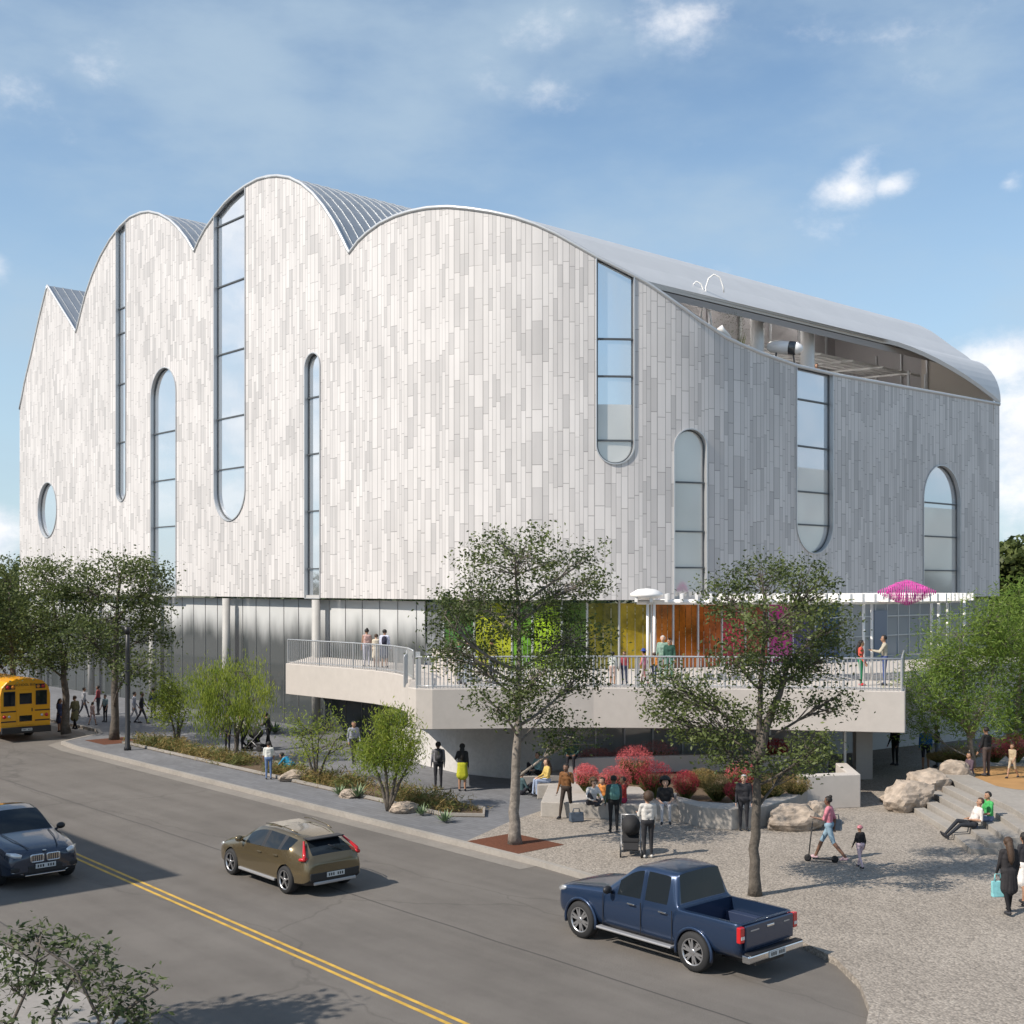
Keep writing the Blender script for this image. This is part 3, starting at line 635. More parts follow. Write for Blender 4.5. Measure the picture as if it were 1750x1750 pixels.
for a, b in zip(pl[:-1], pl[1:]):
    c = (a+b)/2; d = (b-a); n_ = Vector((-d.y, d.x)).normalized()*.55; mb.obox((c.x+n_.x*3.2-MO.x, c.y+n_.y*3.2-MO.y, TZ1+.5-MO.z), (d.x*.52, d.y*.52, 0), (n_.x*.08, n_.y*.08, 0), (0, 0, .5))
mb.build('solid_parapet', M_TERR, terr)
mb = MB(); mb.box((-3.35-MO.x, 43.75-MO.y, 4.45-MO.z), (.16, .16, 1.35)); mb.build('newel_post', M_FRAME, terr)
# walls of the ground floor below the terrace
def wallstrip(mb, pl, th, z0, z1, o=(0, 0, 0)):
    for a, b in zip(pl[:-1], pl[1:]):
        a, b = Vector(a), Vector(b); d = b-a; n_ = Vector((-d.y, d.x)).normalized()*th
        mb.prism([(a.x-o[0], a.y-o[1]), (b.x-o[0], b.y-o[1]), (b.x+n_.x-o[0], b.y+n_.y-o[1]), (a.x+n_.x-o[0], a.y+n_.y-o[1])], z0-o[2], z1-o[2])
M_GREYW = ground_mat('grey_render', 'concrete', (.54, .525, .51), (.49, .475, .46))
mb = MB(); gw = [(-5.2, 53.5), (-3.6, 50.2), (-2.2, 48.2), (-.6, 47.0), (.8, 46.4), (2.05, 46.3)]; wallstrip(mb, gw, .35, .14, TZ0, MO); mb.build('ground_floor_wall', M_GREYW, museum)
mb = MB(); gg = [(2.05, 46.6), (5.5, 48.0), (9, 48.2), (12.2, 47.6)]; wallstrip(mb, gg, .08, .14, TZ0, MO); gw_ = mb.build('ground_floor_glazing', M_CGL, museum)
for p in dense(gg, 1.25):
    mb = MB(); mb.box((p.x-MO.x, p.y-.05-MO.y, 1.28-MO.z), (.06, .08, 2.26)); mb.build('mullion', M_FRAME, gw_)
mb = MB(); wallstrip(mb, [(12.2, 52.0), (17, 55.5), (24, 60)], .2, .14, TZ0, MO); mb.build('undercroft_wall', mat('undercroft', (.55, .53, .51), .7), museum)
mb = MB(); mb.box((13.35-MO.x, 46.8-MO.y, 1.27-MO.z), (.62, .5, 2.26)); mb.build('pier', M_TERR, museum)
mb = MB(); mb.box((12.35-MO.x, 45.6-MO.y, 1.27-MO.z), (.09, .09, 2.26)); mb.build('slim_post', M_WHITE, museum)

# ---------------------------------------------------------------- pergola and hanging sculpture
perg = thing('pergola', 'white pergola with scalloped slats on paired steel posts over the terrace', 'pergola', (11, 46.5, TZ1))
PL_ = [(4.7, 46.3), (8, 45.8), (11, 45.9), (14, 46.9), (16.8, 49.0), (18.9, 51.8)]
mb = MB(); pd = dense(PL_, .52)
for i, p in enumerate(pd):
    a, b = pd[max(i-1, 0)], pd[min(i+1, len(pd)-1)]; t = (b-a).normalized(); n_ = Vector((-t.y, t.x))
    q = p+n_*1.2
    mb.obox((q.x-11, q.y-46.5, 7.02-TZ1), (n_.x*1.75, n_.y*1.75, 0), (t.x*.055, t.y*.055, 0), (0, 0, .15))
mb.build('slat', M_WHITE, perg)
for off in (0.0, 2.4):
    mb = MB(); pts = []
    for i, p in enumerate(pd):
        a, b = pd[max(i-1, 0)], pd[min(i+1, len(pd)-1)]; t = (b-a).normalized(); n_ = Vector((-t.y, t.x)); q = p+n_*off; pts.append((q.x-11, q.y-46.5, 6.86-TZ1))
    mb.tube(pts, .085, 8); mb.build('beam', M_WHITE, perg)
for px_, D_ in ((1107, 46.1), (1118, 46.1), (1476, 46.9), (1490, 47.0), (1592, 50), (1604, 50.4), (1619, 51.0), (1648, 52.2)):
    x = (px_-875)/F*D_; mb = MB(); mb.lathe([(.055, 0), (.055, 3.0)], 12, c=(x-11, D_-46.5, 0)); mb.build('post', M_WHITE, perg)
mb = MB(); mb.lathe([(.12, 6.95), (.62, 7.08), (.62, 7.18), (.35, 7.34), (.02, 7.38)], 28, c=(5.05-11, 46.1-46.5, -TZ1)); mb.build('disc_cap', M_WHITE, perg)
M_MAG = mat('magenta_cord', (.62, .05, .36), .6, var=.2, scale=3)
mb = MB(); c = P(1549, 1012, 46.5)
for k in range(30):
    t = (k-14.5)/14.5; x = t*1.16; hz = .60*(1-abs(t))**.8
    for j in range(3):
        yy = (j-1)*.22*(1-abs(t)); mb.tube([(x+.02*j, yy, -hz*.85), (x+.02*j, yy*1.6, 0), (x+.02*j, yy, hz*.8)], .011, 5)
for j in range(7):
    zz = -.36+.12*j; w = 1.05*(1-abs(zz)/.62); mb.tube([(-w, 0, zz), (0, -.3*(1-abs(zz)), zz), (w, 0, zz)], .009, 5)
for dx in (-.7, .0, .7): mb.tube([(dx, 0, -.06), (dx, 0, .06)], .03, 5)
tag(mb.build('hanging_sculpture', M_MAG, loc=c), 'magenta diamond of strung cords fixed to the end of the white pergola', 'sculpture')
# roof terrace exhibits
mb = MB()
q0 = P(1197, 549, 56.2); q1 = P(1216, 549, 56.5)
def bow(px, pts): return [P(a, b, 56.3) for a, b in pts]
mb.tube(bow(0, [(1197, 556), (1200, 525), (1203, 498), (1198, 485), (1190, 481), (1183, 488), (1179, 503)]), .035, 6)
mb.tube(bow(0, [(1217, 560), (1213, 535), (1208, 510), (1206, 492), (1211, 476), (1220, 469), (1230, 474), (1236, 490), (1237, 500)]), .035, 6)
mb.tube(bow(0, [(1203, 498), (1206, 510), (1209, 522)]), .03, 6); mb.tube(bow(0, [(1183, 488), (1187, 498)]), .02, 5)
tag(mb.build('arched_pole_sculpture', M_WHITE), 'pair of thin white bowed poles rising above the roof terrace parapet', 'sculpture')
th = thing('telescope', 'small white telescope pointing up beside the roof terrace parapet', 'telescope', P(1238, 600, 55.5))
z0 = P(1238, 570, 55.5)-th.location
mb = MB(); mb.tube([(0, 0, -.2), z0], .05, 8); mb.build('stand', M_WHITE, th)
mb = MB(); mb.tube([z0+Vector((-.22, 0, .30)), z0+Vector((-.1, 0, .14)), z0+Vector((.28, .1, -.18))], [.15, .13, .09], 10); mb.build('barrel', M_WHITE, th)
th = thing('exhibit_pod', 'white rounded capsule exhibit with dark window band on the roof terrace', 'exhibit', P(1341, 594, 60.0))
mb = MB(); ang = -.12
mb.lathe([(.03, -1.05), (.2, -.98), (.33, -.75), (.38, -.3), (.38, .35), (.34, .75), (.2, .98), (.03, 1.05)], 20, axis='x'); th.scale = (.85, .85, .85); b = mb.build('shell', mat('pod_white', (.8, .8, .8), .2, coat=.5), th); b.rotation_euler = (0, .14, -.4)
mb = MB(); mb.lathe([(.385, .25), (.39, .3), (.385, .62), (.36, .66)], 20, axis='x'); d = mb.build('window_band', M_DGL, th); d.rotation_euler = (0, .14, -.4)
mb = MB()
for s in (-.6, .6): mb.tube([(s, 0, -1.2), (s*.8, 0, -.3)], .05, 6)
mb.build('stand', M_DARKF, th)

# ---------------------------------------------------------------- low walls, steps, boulders of the plaza
M_BENCH = ground_mat('cast_bench', 'concrete', (.40, .37, .335), (.345, .32, .29))
def wall_thing(name, label, cat, poly, z0, z1, m=M_BENCH, bev=.03, group=None):
    mb = MB(); cx = sum(p[0] for p in poly)/len(poly); cy = sum(p[1] for p in poly)/len(poly)
    mb.prism([(p[0]-cx, p[1]-cy) for p in poly], 0, z1-z0); o = mb.build(name, m, bevel=bev, loc=(cx, cy, z0)); return tag(o, label, cat, group)
def gp(l, z=.14): return [tuple(G(a, b, z))[:2] for a, b in l]
# wide seating block (pale) carrying the sitters, left of the planter
wall_thing('seating_block', 'low pale concrete seating block between the trunk and the pink grasses', 'bench', gp([(924, 1396), (1000, 1399), (1085, 1401), (1165, 1402)])+gp([(1165, 1378), (1090, 1366), (1010, 1360), (940, 1358)]), .13, .62)
# curved planter wall, shaded, with a white end wall
pw_out = gp([(1160, 1404), (1200, 1415), (1250, 1419), (1310, 1413), (1360, 1396), (1385, 1380)])
pw_in = [(p[0]+.05, p[1]+1.0) for p in pw_out]
wall_thing('curved_bench_wall', 'curved grey concrete bench wall in front of the red grasses', 'wall', pw_out+pw_in[::-1], .13, .78)
e0, e1, e2, e3 = G(1366, 1384), G(1471, 1380), G(1471, 1372), G(1366, 1376)
wall_thing('planter_end_wall', 'pale square ended planter wall in front of the dark undercroft', 'wall', [tuple(e0)[:2], tuple(e1)[:2], (e1.x+.25, e1.y+2.6), (e1.x-.15, e1.y+2.6), (e1.x-.35, e1.y+.45), (e0.x, e0.y+.45)], .13, 1.24, M_TERR)
soilp = [(p[0], p[1]+.4) for p in gp([(985, 1366), (1090, 1372), (1160, 1384)])]+[(p[0], p[1]+.02) for p in pw_in]+[(e1.x-.4, e1.y+.5), (e1.x-.3, e1.y+3.3), (7, 46.0), (3, 45.2)]
mb = MB(); mb.prism(soilp, .10, .66); tag(mb.build('planting_bed', M_SOIL), kind='structure')
wall_thing('upper_planter_wall', 'long low pale planter wall behind the tall pink grasses', 'wall', [tuple(P(968, 1330, 44.3))[:2], tuple(P(1180, 1330, 45.2))[:2], tuple(P(1350, 1330, 45.0))[:2], tuple(P(1350, 1330, 45.3))[:2], tuple(P(1180, 1330, 45.5))[:2], tuple(P(968, 1330, 44.6))[:2]], .14, 1.25, M_TERR)
wall_thing('sitting_ledge', 'pale ledge along the smooth grey wall under the terrace', 'bench', [(.35, 44.2), (1.9, 44.5), (1.9, 45.6), (.35, 45.3)], .14, .62, M_BENCH)
# stepped seating rising to the playground on the right
st = thing('stepped_seating', 'broad pale concrete steps rising from the pebbles to the playground', 'steps', (13, 37, .14))
for k in range(5):
    x0 = 12.75+.48*k; ty = 40.6+.55*k; by = 33.6
    by += .012*k; ty += .006*k; poly = [(x0-13-.2, by-37), (x0-13+.15, 36.5-37), (x0-13+.28, ty-37), (x0-13+.62+(.6 if k == 4 else 0), ty+.15-37), (x0-13+.62+(.6 if k == 4 else 0), by-37)]
    mb = MB(); mb.prism(poly, -.05, .155*(k+1)); mb.build('step', M_CONC, st, bevel=.012)
mb = MB(); plat = [(15.5, 33.5), (15.7, 38), (15.8, 41.5), (16.6, 43.6), (17.5, 45), (20, 47.5), (25, 50), (60, 50), (60, 33.5)]; mb.prism(plat, -.05, .80); tag(mb.build('playground_terrace', M_CONC), kind='structure')
M_RUB = mat('orange_rubber', (.36, .20, .075), .9, var=.12, scale=1.5, world=True)
M_RUBG = mat('grey_rubber', (.20, .20, .24), .9, var=.1, scale=1.5, world=True)
mb = MB(); mb.sheet([(18.9+3.0*math.cos(t), 42.6+3.2*math.sin(t)+.35*math.sin(3*t)) for t in np.linspace(0, 2*math.pi, 40, endpoint=False)], .804); tag(mb.build('rubber_surface', M_RUB), kind='structure')
M_ROCK = mat('limestone', (.34, .28, .225), .9, var=.38, scale=2.2, bump=.9, detail=9)
def boulder(label, c, size, rz, seed, group):
    rng = random.Random(seed); bm = bmesh.new(); bmesh.ops.create_icosphere(bm, subdivisions=4, radius=1)
    planes = [Vector((rng.uniform(-1, 1), rng.uniform(-1, 1), rng.uniform(-.4, 1))).normalized() for _ in range(11)]
    planes.append(Vector((.05, 0, 1)).normalized())
    for v in bm.verts:
        d = v.co.normalized(); r = 1.0
        for p in planes:
            k = d.dot(p)
            if k > .2: r = min(r, .72/k)
        n = mnoise(d*2.3+Vector((seed, 0, 0)))*.10+mnoise(d*6+Vector((0, seed, 0)))*.05+math.floor(d.z*5+mnoise(d*1.5))*.02
        v.co = d*(r+n)
    me = bpy.data.meshes.new('boulder'); bm.to_mesh(me); bm.free(); me.materials.append(M_ROCK)
    o = bpy.data.objects.new('boulder', me); COL.objects.link(o); o.location = c; o.scale = size; o.rotation_euler = (0, 0, rz); return tag(o, label, 'boulder', group)
from mathutils import noise as _n
def mnoise(p): return _n.noise(p)
BG = 'limestone boulders edging the plaza'
def bl(label, px, py, wpx, hh, dpt, rz, seed, z=.14):
    c = G(px, py, z); hw = wpx/2*c.y/F/.78; c.y += dpt*.6; boulder(label, (c.x, c.y, z+hh*.34), (hw, dpt, hh*.72), rz, seed, BG)
bl('wide flat topped boulder beside the curved bench wall', 1360, 1420, 88, .80, .6, .1, 3)
bl('smaller boulder leaning against the flat topped boulder by the person in pink', 1402, 1412, 44, .75, .5, -.3, 9)
bl('large pale angular boulder at the foot of the steps', 1562, 1388, 84, 1.0, .8, .3, 5)
bl('long slab boulder stretching up beside the concrete steps', 1598, 1366, 80, 1.0, .9, .7, 8, .3)
bl('tall boulder at the top of the steps below the thin tree', 1640, 1346, 66, .95, .8, .4, 12, .45)
bl('small pale rock lying before the undercroft', 1520, 1372, 22, .3, .3, .2, 15)
bl('pale rock half buried in the street planting bed', 506, 1336, 54, .42, .5, .5, 21)
bl('pale rock beside the trunks of the bushy shrub', 690, 1390, 46, .35, .5, .1, 24)
bl('low pale rock near the far end of the street planting bed', 596, 1364, 40, .3, .4, .9, 27)
# street planting bed
bed = [(-54.6, 24.55), (-30.6, 24.4), (-29.6, 25.3), (-30.5, 26.1), (-38, 26.4), (-46, 26.6), (-53.4, 26.0)]
mb = MB(); mb.prism(uvpoly(bed), .05, .17); tag(mb.build('planting_soil', M_SOIL), kind='structure')
mb = MB(); bp_ = bed+[bed[0]]; strip(mb, bp_, offset(bp_, .1), .10, .26); tag(mb.build('bed_edging', M_CONC), kind='structure')
# tree pits
for c in (G(880, 1441), G(196, 1266)):
    mb = MB(); mb.sheet([tuple(c+UX*a+VX*b)[:2] for a, b in ((-1.1, -1.0), (1.1, -1.0), (1.1, .9), (-1.1, .9))], .146); tag(mb.build('mulch_pit', M_MULCH), kind='structure')
# street lamp
lp = thing('street_lamp', 'dark slim street lamp at the kerb by the school bus stop', 'street lamp', G(218, 1282))
M_BLK = mat('black_metal', (.02, .02, .022), .45)
mb = MB(); mb.lathe([(.16, 0), (.16, .12), (.11, .2), (.10, 4.4), (.09, 5.4)], 14); mb.build('pole', M_BLK, lp)
mb = MB(); mb.tube([(0, 0, 5.2), (-.02, .0, 5.5)], .13, 12); mb.tube([(0, 0, 5.45), (-.35, .25, 5.52)], .05, 8); mb.build('lamp_head', M_BLK, lp)
# across the street, out of the frame: the block whose shade falls on the road
ab = thing('shade_building', 'plain grey block across the street that shades the road', 'building', (-22.2, 20.5, 0))
AH = 13.0; el = math.tan(R(SUN_EL)); tip = G(310, 1496, 0); cn = tip-hd*(AH/el)
mb = MB(); a = cn-ab.location
mb.prism([tuple(a)[:2], tuple(a-UX*30)[:2], tuple(a-UX*30-VX*16)[:2], tuple(a-VX*16)[:2]], 0, AH); mb.build('wall', M_SOFF, ab)
for i in range(7):
    for j in range(3):
        mb = MB(); mb.obox(a-UX*(2.5+4*i)+VX*.02+Vector((0, 0, 2.4+4*j)), UX*1.2, VX*.03, Vector((0, 0, 1.1))); mb.build('window', M_DGL, ab)
# ---------------------------------------------------------------- vegetation
def leaf_mat(name, c1, c2, rough=.55, trans=.35):
    m = bpy.data.materials.new(name); nt, b = nodes(m); L = nt.links; NN = nt.nodes
    at = NN.new('ShaderNodeAttribute'); at.attribute_name = 'tint'
    r = NN.new('ShaderNodeValToRGB'); L.new(at.outputs['Fac'], r.inputs[0]); e = r.color_ramp.elements
    e[0].color = (*c2, 1); e[1].color = (*c1, 1)
    L.new(r.outputs[0], b.inputs['Base Color']); b.inputs['Roughness'].default_value = rough; b.inputs['Specular IOR Level'].default_value = .35
    tr = NN.new('ShaderNodeBsdfTranslucent'); L.new(r.outputs[0], tr.inputs[0])
    ms = NN.new('ShaderNodeMixShader'); ms.inputs[0].default_value = trans; L.new(b.outputs[0], ms.inputs[1]); L.new(tr.outputs[0], ms.inputs[2])
    L.new(ms.outputs[0], NN['Material Output'].inputs['Surface']); return m
M_BARK = mat('grey_bark', (.20, .175, .15), .9, var=.35, scale=6, bump=.8)
M_BARKD = mat('dark_bark', (.10, .085, .07), .9, var=.3, scale=6, bump=.8)
M_LEAF = leaf_mat('oak_leaf', (.150, .185, .055), (.040, .062, .019))
M_LEAFY = leaf_mat('feathery_leaf', (.330, .380, .060), (.130, .200, .026), trans=.5)
M_LEAFB = leaf_mat('bright_leaf', (.260, .350, .070), (.095, .175, .028), trans=.5)
M_LEAFN = leaf_mat('near_leaf', (.120, .150, .060), (.035, .055, .020), trans=.3)
M_FAR = leaf_mat('far_leaf', (.055, .080, .030), (.018, .032, .012), trans=.2)
def leaves_mesh(name, cen, tint, ln, wd, rng, droop=0.0, m=None, up=0.35):
    n = len(cen); cen = np.asarray(cen, dtype=np.float64)
    nr = rng.normal(size=(n, 3)); nr[:, 2] += up*2; nr /= np.linalg.norm(nr, axis=1)[:, None]
    t = rng.normal(size=(n, 3)); t[:, 2] *= .6
    if droop: t = t*(1-droop)+np.array([0, 0, -1.0])*droop*1.5
    if not droop: t -= nr*np.sum(t*nr, axis=1)[:, None]
    t /= np.linalg.norm(t, axis=1)[:, None]+1e-9
    b = np.cross(nr, t); b /= np.linalg.norm(b, axis=1)[:, None]+1e-9
    sc = rng.uniform(.65, 1.3, size=(n, 1)); l = t*ln*sc; w = b*wd*sc
    fold = np.cross(t, b)*wd*.35*sc
    v = np.stack([cen-l, cen+w+fold-l*.1, cen+l, cen-w+fold-l*.1], axis=1).reshape(-1, 3).astype(np.float32)
    me = bpy.data.meshes.new(name); me.vertices.add(4*n); me.loops.add(4*n); me.polygons.add(n)
    me.vertices.foreach_set('co', v.ravel()); me.loops.foreach_set('vertex_index', np.arange(4*n, dtype=np.int32))
    me.polygons.foreach_set('loop_start', np.arange(0, 4*n, 4, dtype=np.int32)); me.polygons.foreach_set('loop_total', np.full(n, 4, dtype=np.int32))
    me.update(calc_edges=True)
    a = me.attributes.new('tint', 'FLOAT', 'POINT'); a.data.foreach_set('value', np.repeat(np.clip(tint, 0, 1), 4).astype(np.float32))
    me.materials.append(m); return me
def bez(a, b, c, n=6): return [a*(1-t)**2+b*2*t*(1-t)+c*t*t for t in [i/n for i in range(n+1)]]
def tree(name, label, base, trunk, lobes, leafm, barkm, seed, nleaf, ln, wd, r0, group=None, droop=0.0, cat='tree', sub=.30, forks=None, trunk_name='trunk', clumps=26, up=.35, gap=0.0):
    """base: world point; trunk: list of stems, each a list of world points; lobes: list of (center, radii)"""
    rng = np.random.default_rng(seed); th = thing(name, label, cat, base, group=group); B = Vector(base)
    mb = MB(); stems = [[Vector(p)-B for p in st_] for st_ in trunk]
    for st_ in stems:
        # resample with slight wobble
        pts = []
        for i in range(len(st_)-1):
            for k in range(4): pts.append(st_[i].lerp(st_[i+1], k/4)+Vector(rng.normal(size=3)*r0*.10*(1 if (i or k) else 0)))
        pts.append(st_[-1]); n = len(pts)
        rr = [r0*(1.35 if i == 0 else 1.12 if i == 1 else 1.0)*(1-.80*(i/(n-1))**1.1)+.012 for i in range(n)]
        mb.tube(pts, rr, 9)
    allp = [(p, j, k/(len(st_)*1.0)) for j, st_ in enumerate(stems) for k, p in enumerate([st_[0].lerp(st_[1], .0)]+[st_[i].lerp(st_[i+1], q) for i in range(len(st_)-1) for q in (.0, .25, .5, .75)]+[st_[-1]])]
    cen, tint = [], []; tot = sum(r[0]*r[2] for _, r in lobes)
    for c, r in lobes:
        c = Vector(c)-B; r = Vector(r)
        # fork point: below the lobe on the nearest stem
        best = min(allp, key=lambda q: (q[0]-c).length+max(0, q[0].z-c.z+.62*(Vector((q[0].x-c.x, q[0].y-c.y, 0)).length))*2.5+(50 if q[0].z < .35*c.z-.3 and c.z > 1.5 else 0))
        f = best[0]; L_ = (c-f).length; ra = max(min(.018, r0*.4), r0*.30*min(1, .35+L_/3))
        mid = f.lerp(c, .5)+Vector((0, 0, -.03*L_))+Vector(rng.normal(size=3)*.06*L_)
        limb = bez(f, mid, c, 6); mb.tube(limb, [ra*(1-.7*i/6)+.006 for i in range(7)], 6)
        m = max(6, int(clumps*len(lobes)*(r.x*r.z)/tot)); lt = rng.normal()*.10
        for k in range(m):
            d = rng.normal(size=3); d /= np.linalg.norm(d); d[2] = d[2]*.9+.1
            q = rng.uniform(.25, 1)**.45; p = c+Vector((d[0]*r.x*q, d[1]*r.y*q, d[2]*r.z*q))
            if k < m*.75:
                s = limb[int(rng.integers(3, 7))]; md = s.lerp(p, .5)+Vector(rng.normal(size=3)*.05)
                mb.tube(bez(s, md, p, 3), [ra*.35+.004, ra*.26+.003, ra*.16+.003, .003], 4, cap=False)
            nl = max(4, int(nleaf*(r.x*r.z)/tot/m*rng.uniform(.55, 1.45))); sg = sub*rng.uniform(.7, 1.25)
            g = rng.normal(size=(nl, 3))*np.array([sg, sg, sg*(.62 if not droop else .95)])+np.array(p)
            if droop: g[:, 2] -= np.abs(rng.normal(size=nl))*sg*.8
            cen.append(g); tint.append(np.clip(.5+lt+rng.normal()*.20+rng.normal(size=nl)*.14, 0, 1))
    mb.build(trunk_name, barkm, th)
    o = bpy.data.objects.new('crown', leaves_mesh('crown', np.concatenate(cen), np.concatenate(tint), ln, wd, rng, droop, leafm, up)); COL.objects.link(o); o.parent = th
    return th
def lob(l, D, seed, spread=1.0):
    rng = random.Random(seed); out = []
    for (px, py, rx, ry) in l:
        k = D/F; dd = rng.uniform(-1, 1)*spread*max(q[2] for q in l)*k*1.1
        c = P(px, py, D); c = c+Vector((c.x*dd/D, dd, 0)); out.append((c, (rx*k, rx*k*.95, ry*k)))
    return out
TG = 'street trees of the plaza'
b = G(880, 1442); D = b.y
tree('shade_tree', 'tall young shade tree with slim pale trunk left of the blue pickup', b, [[b, P(879, 1370, D), P(884, 1290, D), P(885, 1225, D), P(887, 1120, D+.1), P(884, 1010, D)]],
     lob([(880, 950, 92, 48), (795, 1025, 58, 58), (965, 1000, 72, 50), (1000, 960, 30, 28), (875, 1050, 95, 65), (770, 1105, 48, 48), (975, 1095, 72, 60), (820, 1140, 62, 45), (915, 1150, 70, 55), (850, 1200, 55, 34), (985, 1165, 52, 36), (975, 1258, 58, 30), (930, 1225, 42, 24), (760, 1050, 34, 40)], D, 1, .9),
     M_LEAF, M_BARK, 11, 17500, .057, .028, .155, TG, clumps=36, sub=.225)
b = G(1290, 1530); D = b.y
tree('shade_tree', 'young shade tree with dark trunk right behind the blue pickup', b, [[b, P(1289, 1450, D), P(1294, 1360, D), P(1294, 1290, D), P(1300, 1180, D), P(1306, 1050, D)], [P(1294, 1300, D), P(1312, 1235, D), P(1332, 1185, D), P(1350, 1120, D)]],
     lob([(1300, 985, 58, 38), (1240, 1025, 48, 45), (1385, 1010, 50, 48), (1330, 1060, 85, 50), (1410, 1075, 42, 50), (1165, 1180, 66, 42), (1215, 1240, 82, 52), (1260, 1130, 52, 42), (1330, 1150, 60, 45), (1400, 1130, 50, 45), (1415, 1200, 40, 32), (1380, 1280, 44, 46), (1255, 1290, 62, 42), (1320, 1215, 40, 30), (1130, 1215, 38, 32), (1350, 1320, 40, 24)], D, 2, .8),
     M_LEAF, M_BARKD, 12, 17500, .051, .025, .125, TG, clumps=36, sub=.20)
LG = 'dark street trees by the bus stop'
b = G(195, 1264); D = b.y
tree('street_tree', 'dark street tree growing from the mulch pit beside the lamp post', b, [[b, P(196, 1190, D), P(197, 1120, D), P(200, 1040, D), P(205, 985, D)]],
     lob([(205, 980, 58, 34), (150, 1005, 44, 42), (255, 1010, 46, 50), (200, 1055, 80, 52), (262, 1080, 34, 42), (150, 1090, 48, 44), (235, 1130, 48, 34), (180, 1120, 40, 30)], D, 3), M_LEAF, M_BARKD, 13, 11500, .085, .042, .19, LG, sub=.36, clumps=36)
b = G(113, 1254); D = b.y
tree('street_tree', 'dark street tree rising just right of the yellow school bus', b, [[b, P(112, 1190, D), P(108, 1130, D), P(95, 1060, D), P(85, 1000, D)]],
     lob([(82, 995, 52, 40), (112, 1050, 50, 55), (62, 1070, 52, 52), (110, 1110, 46, 36), (60, 1120, 45, 30)], D, 4), M_LEAF, M_BARKD, 14, 9000, .088, .044, .19, LG, sub=.45, clumps=28)
b = G(22, 1246); D = b.y
tree('street_tree', 'dark street tree standing behind the yellow school bus', b, [[b, P(22, 1170, D), P(20, 1100, D), P(15, 1010, D)]],
     lob([(18, 995, 62, 42), (-30, 1040, 60, 55), (20, 1065, 62, 55), (-20, 1115, 60, 40), (45, 1115, 40, 30)], D, 5), M_LEAF, M_BARKD, 15, 9000, .09, .045, .19, LG, sub=.45, clumps=28)
b = G(-75, 1250); D = b.y
tree('street_tree', 'dark street tree at the left picture edge', b, [[b, P(-75, 1150, D), P(-78, 1020, D)]],
     lob([(-70, 1000, 62, 42), (-110, 1050, 60, 55), (-40, 1075, 62, 55), (-80, 1110, 60, 40)], D, 55), M_LEAF, M_BARKD, 16, 6500, .11, .055, .19, LG, sub=.45, clumps=26)
YG = 'feathery yellow green trees of the plaza'
def fan(base, tips, D): return [[base, base.lerp(t, .45)+Vector((0, 0, .12)), t] for t in tips]
b = G(402, 1303); D = b.y
tree('weeping_tree', 'weeping yellow green tree in the street planting bed', b, [[b, P(404, 1270, D), P(400, 1225, D), P(385, 1175, D)], [P(403, 1260, D), P(420, 1215, D), P(428, 1170, D)]],
     lob([(360, 1160, 44, 34), (415, 1150, 42, 28), (345, 1200, 30, 45), (385, 1195, 44, 40), (435, 1190, 28, 42), (365, 1235, 30, 30), (425, 1225, 26, 26)], D, 6, .7), M_LEAFY, M_BARKD, 17, 8000, .10, .016, .075, YG, droop=.72, sub=.22, clumps=26)
b = G(302, 1272); D = b.y
tree('feathery_tree', 'small feathery tree beyond the weeping tree', b, fan(b, [P(285, 1200, D), P(308, 1195, D), P(318, 1215, D)], D),
     lob([(288, 1180, 26, 24), (275, 1205, 18, 20), (306, 1190, 18, 26), (295, 1215, 26, 18)], D, 7, .7), M_LEAFY, M_BARKD, 18, 3800, .085, .02, .055, YG, droop=.3, sub=.25, clumps=26)
b = G(540, 1338); D = b.y
tree('feathery_tree', 'thin airy multi stem tree by the crouching person in blue', b, fan(b, [P(515, 1265, D), P(545, 1255, D), P(575, 1262, D), P(530, 1240, D)], D),
     lob([(520, 1250, 30, 26), (560, 1245, 34, 26), (545, 1275, 40, 22), (585, 1275, 22, 18), (505, 1225, 16, 18)], D, 8, .7), M_LEAFY, M_BARKD, 19, 1900, .075, .018, .045, YG, droop=.3, sub=.25, clumps=22)
b = G(664, 1386); D = b.y
tree('feathery_tree', 'round bushy multi stem tree before the end of the planting bed', b, fan(b, [P(632, 1285, D), P(655, 1265, D), P(690, 1270, D), P(705, 1295, D)], D),
     lob([(640, 1265, 30, 32), (678, 1245, 34, 32), (664, 1288, 42, 28), (630, 1290, 20, 22), (700, 1268, 20, 30), (665, 1225, 20, 16)], D, 9, .7), M_LEAFY, M_BARKD, 20, 7000, .08, .016, .06, YG, droop=.45, sub=.20, clumps=30)
b = G(1662, 1312); D = 45.0; b = Vector(((1662-875)/F*D, D, .8))
tree('feathery_tree', 'large bright feathery tree at the right above the limestone boulders', b, [[b, P(1655, 1240, D), P(1648, 1170, D), P(1640, 1110, D)], [P(1657, 1260, D), P(1690, 1190, D), P(1700, 1120, D)], [P(1657, 1250, D), P(1620, 1200, D), P(1590, 1170, D)]],
     lob([(1640, 1085, 60, 42), (1690, 1060, 50, 45), (1590, 1125, 52, 36), (1575, 1175, 46, 36), (1640, 1150, 70, 48), (1700, 1130, 60, 52), (1605, 1215, 62, 34), (1680, 1205, 62, 42), (1570, 1235, 30, 20), (1725, 1090, 40, 60)], D, 10, .8), M_LEAFB, M_BARK, 21, 21000, .095, .017, .10, YG, droop=.25, sub=.32, clumps=34)
b = Vector(((1738-875)/F*47, 47, .8)); D = 47.0
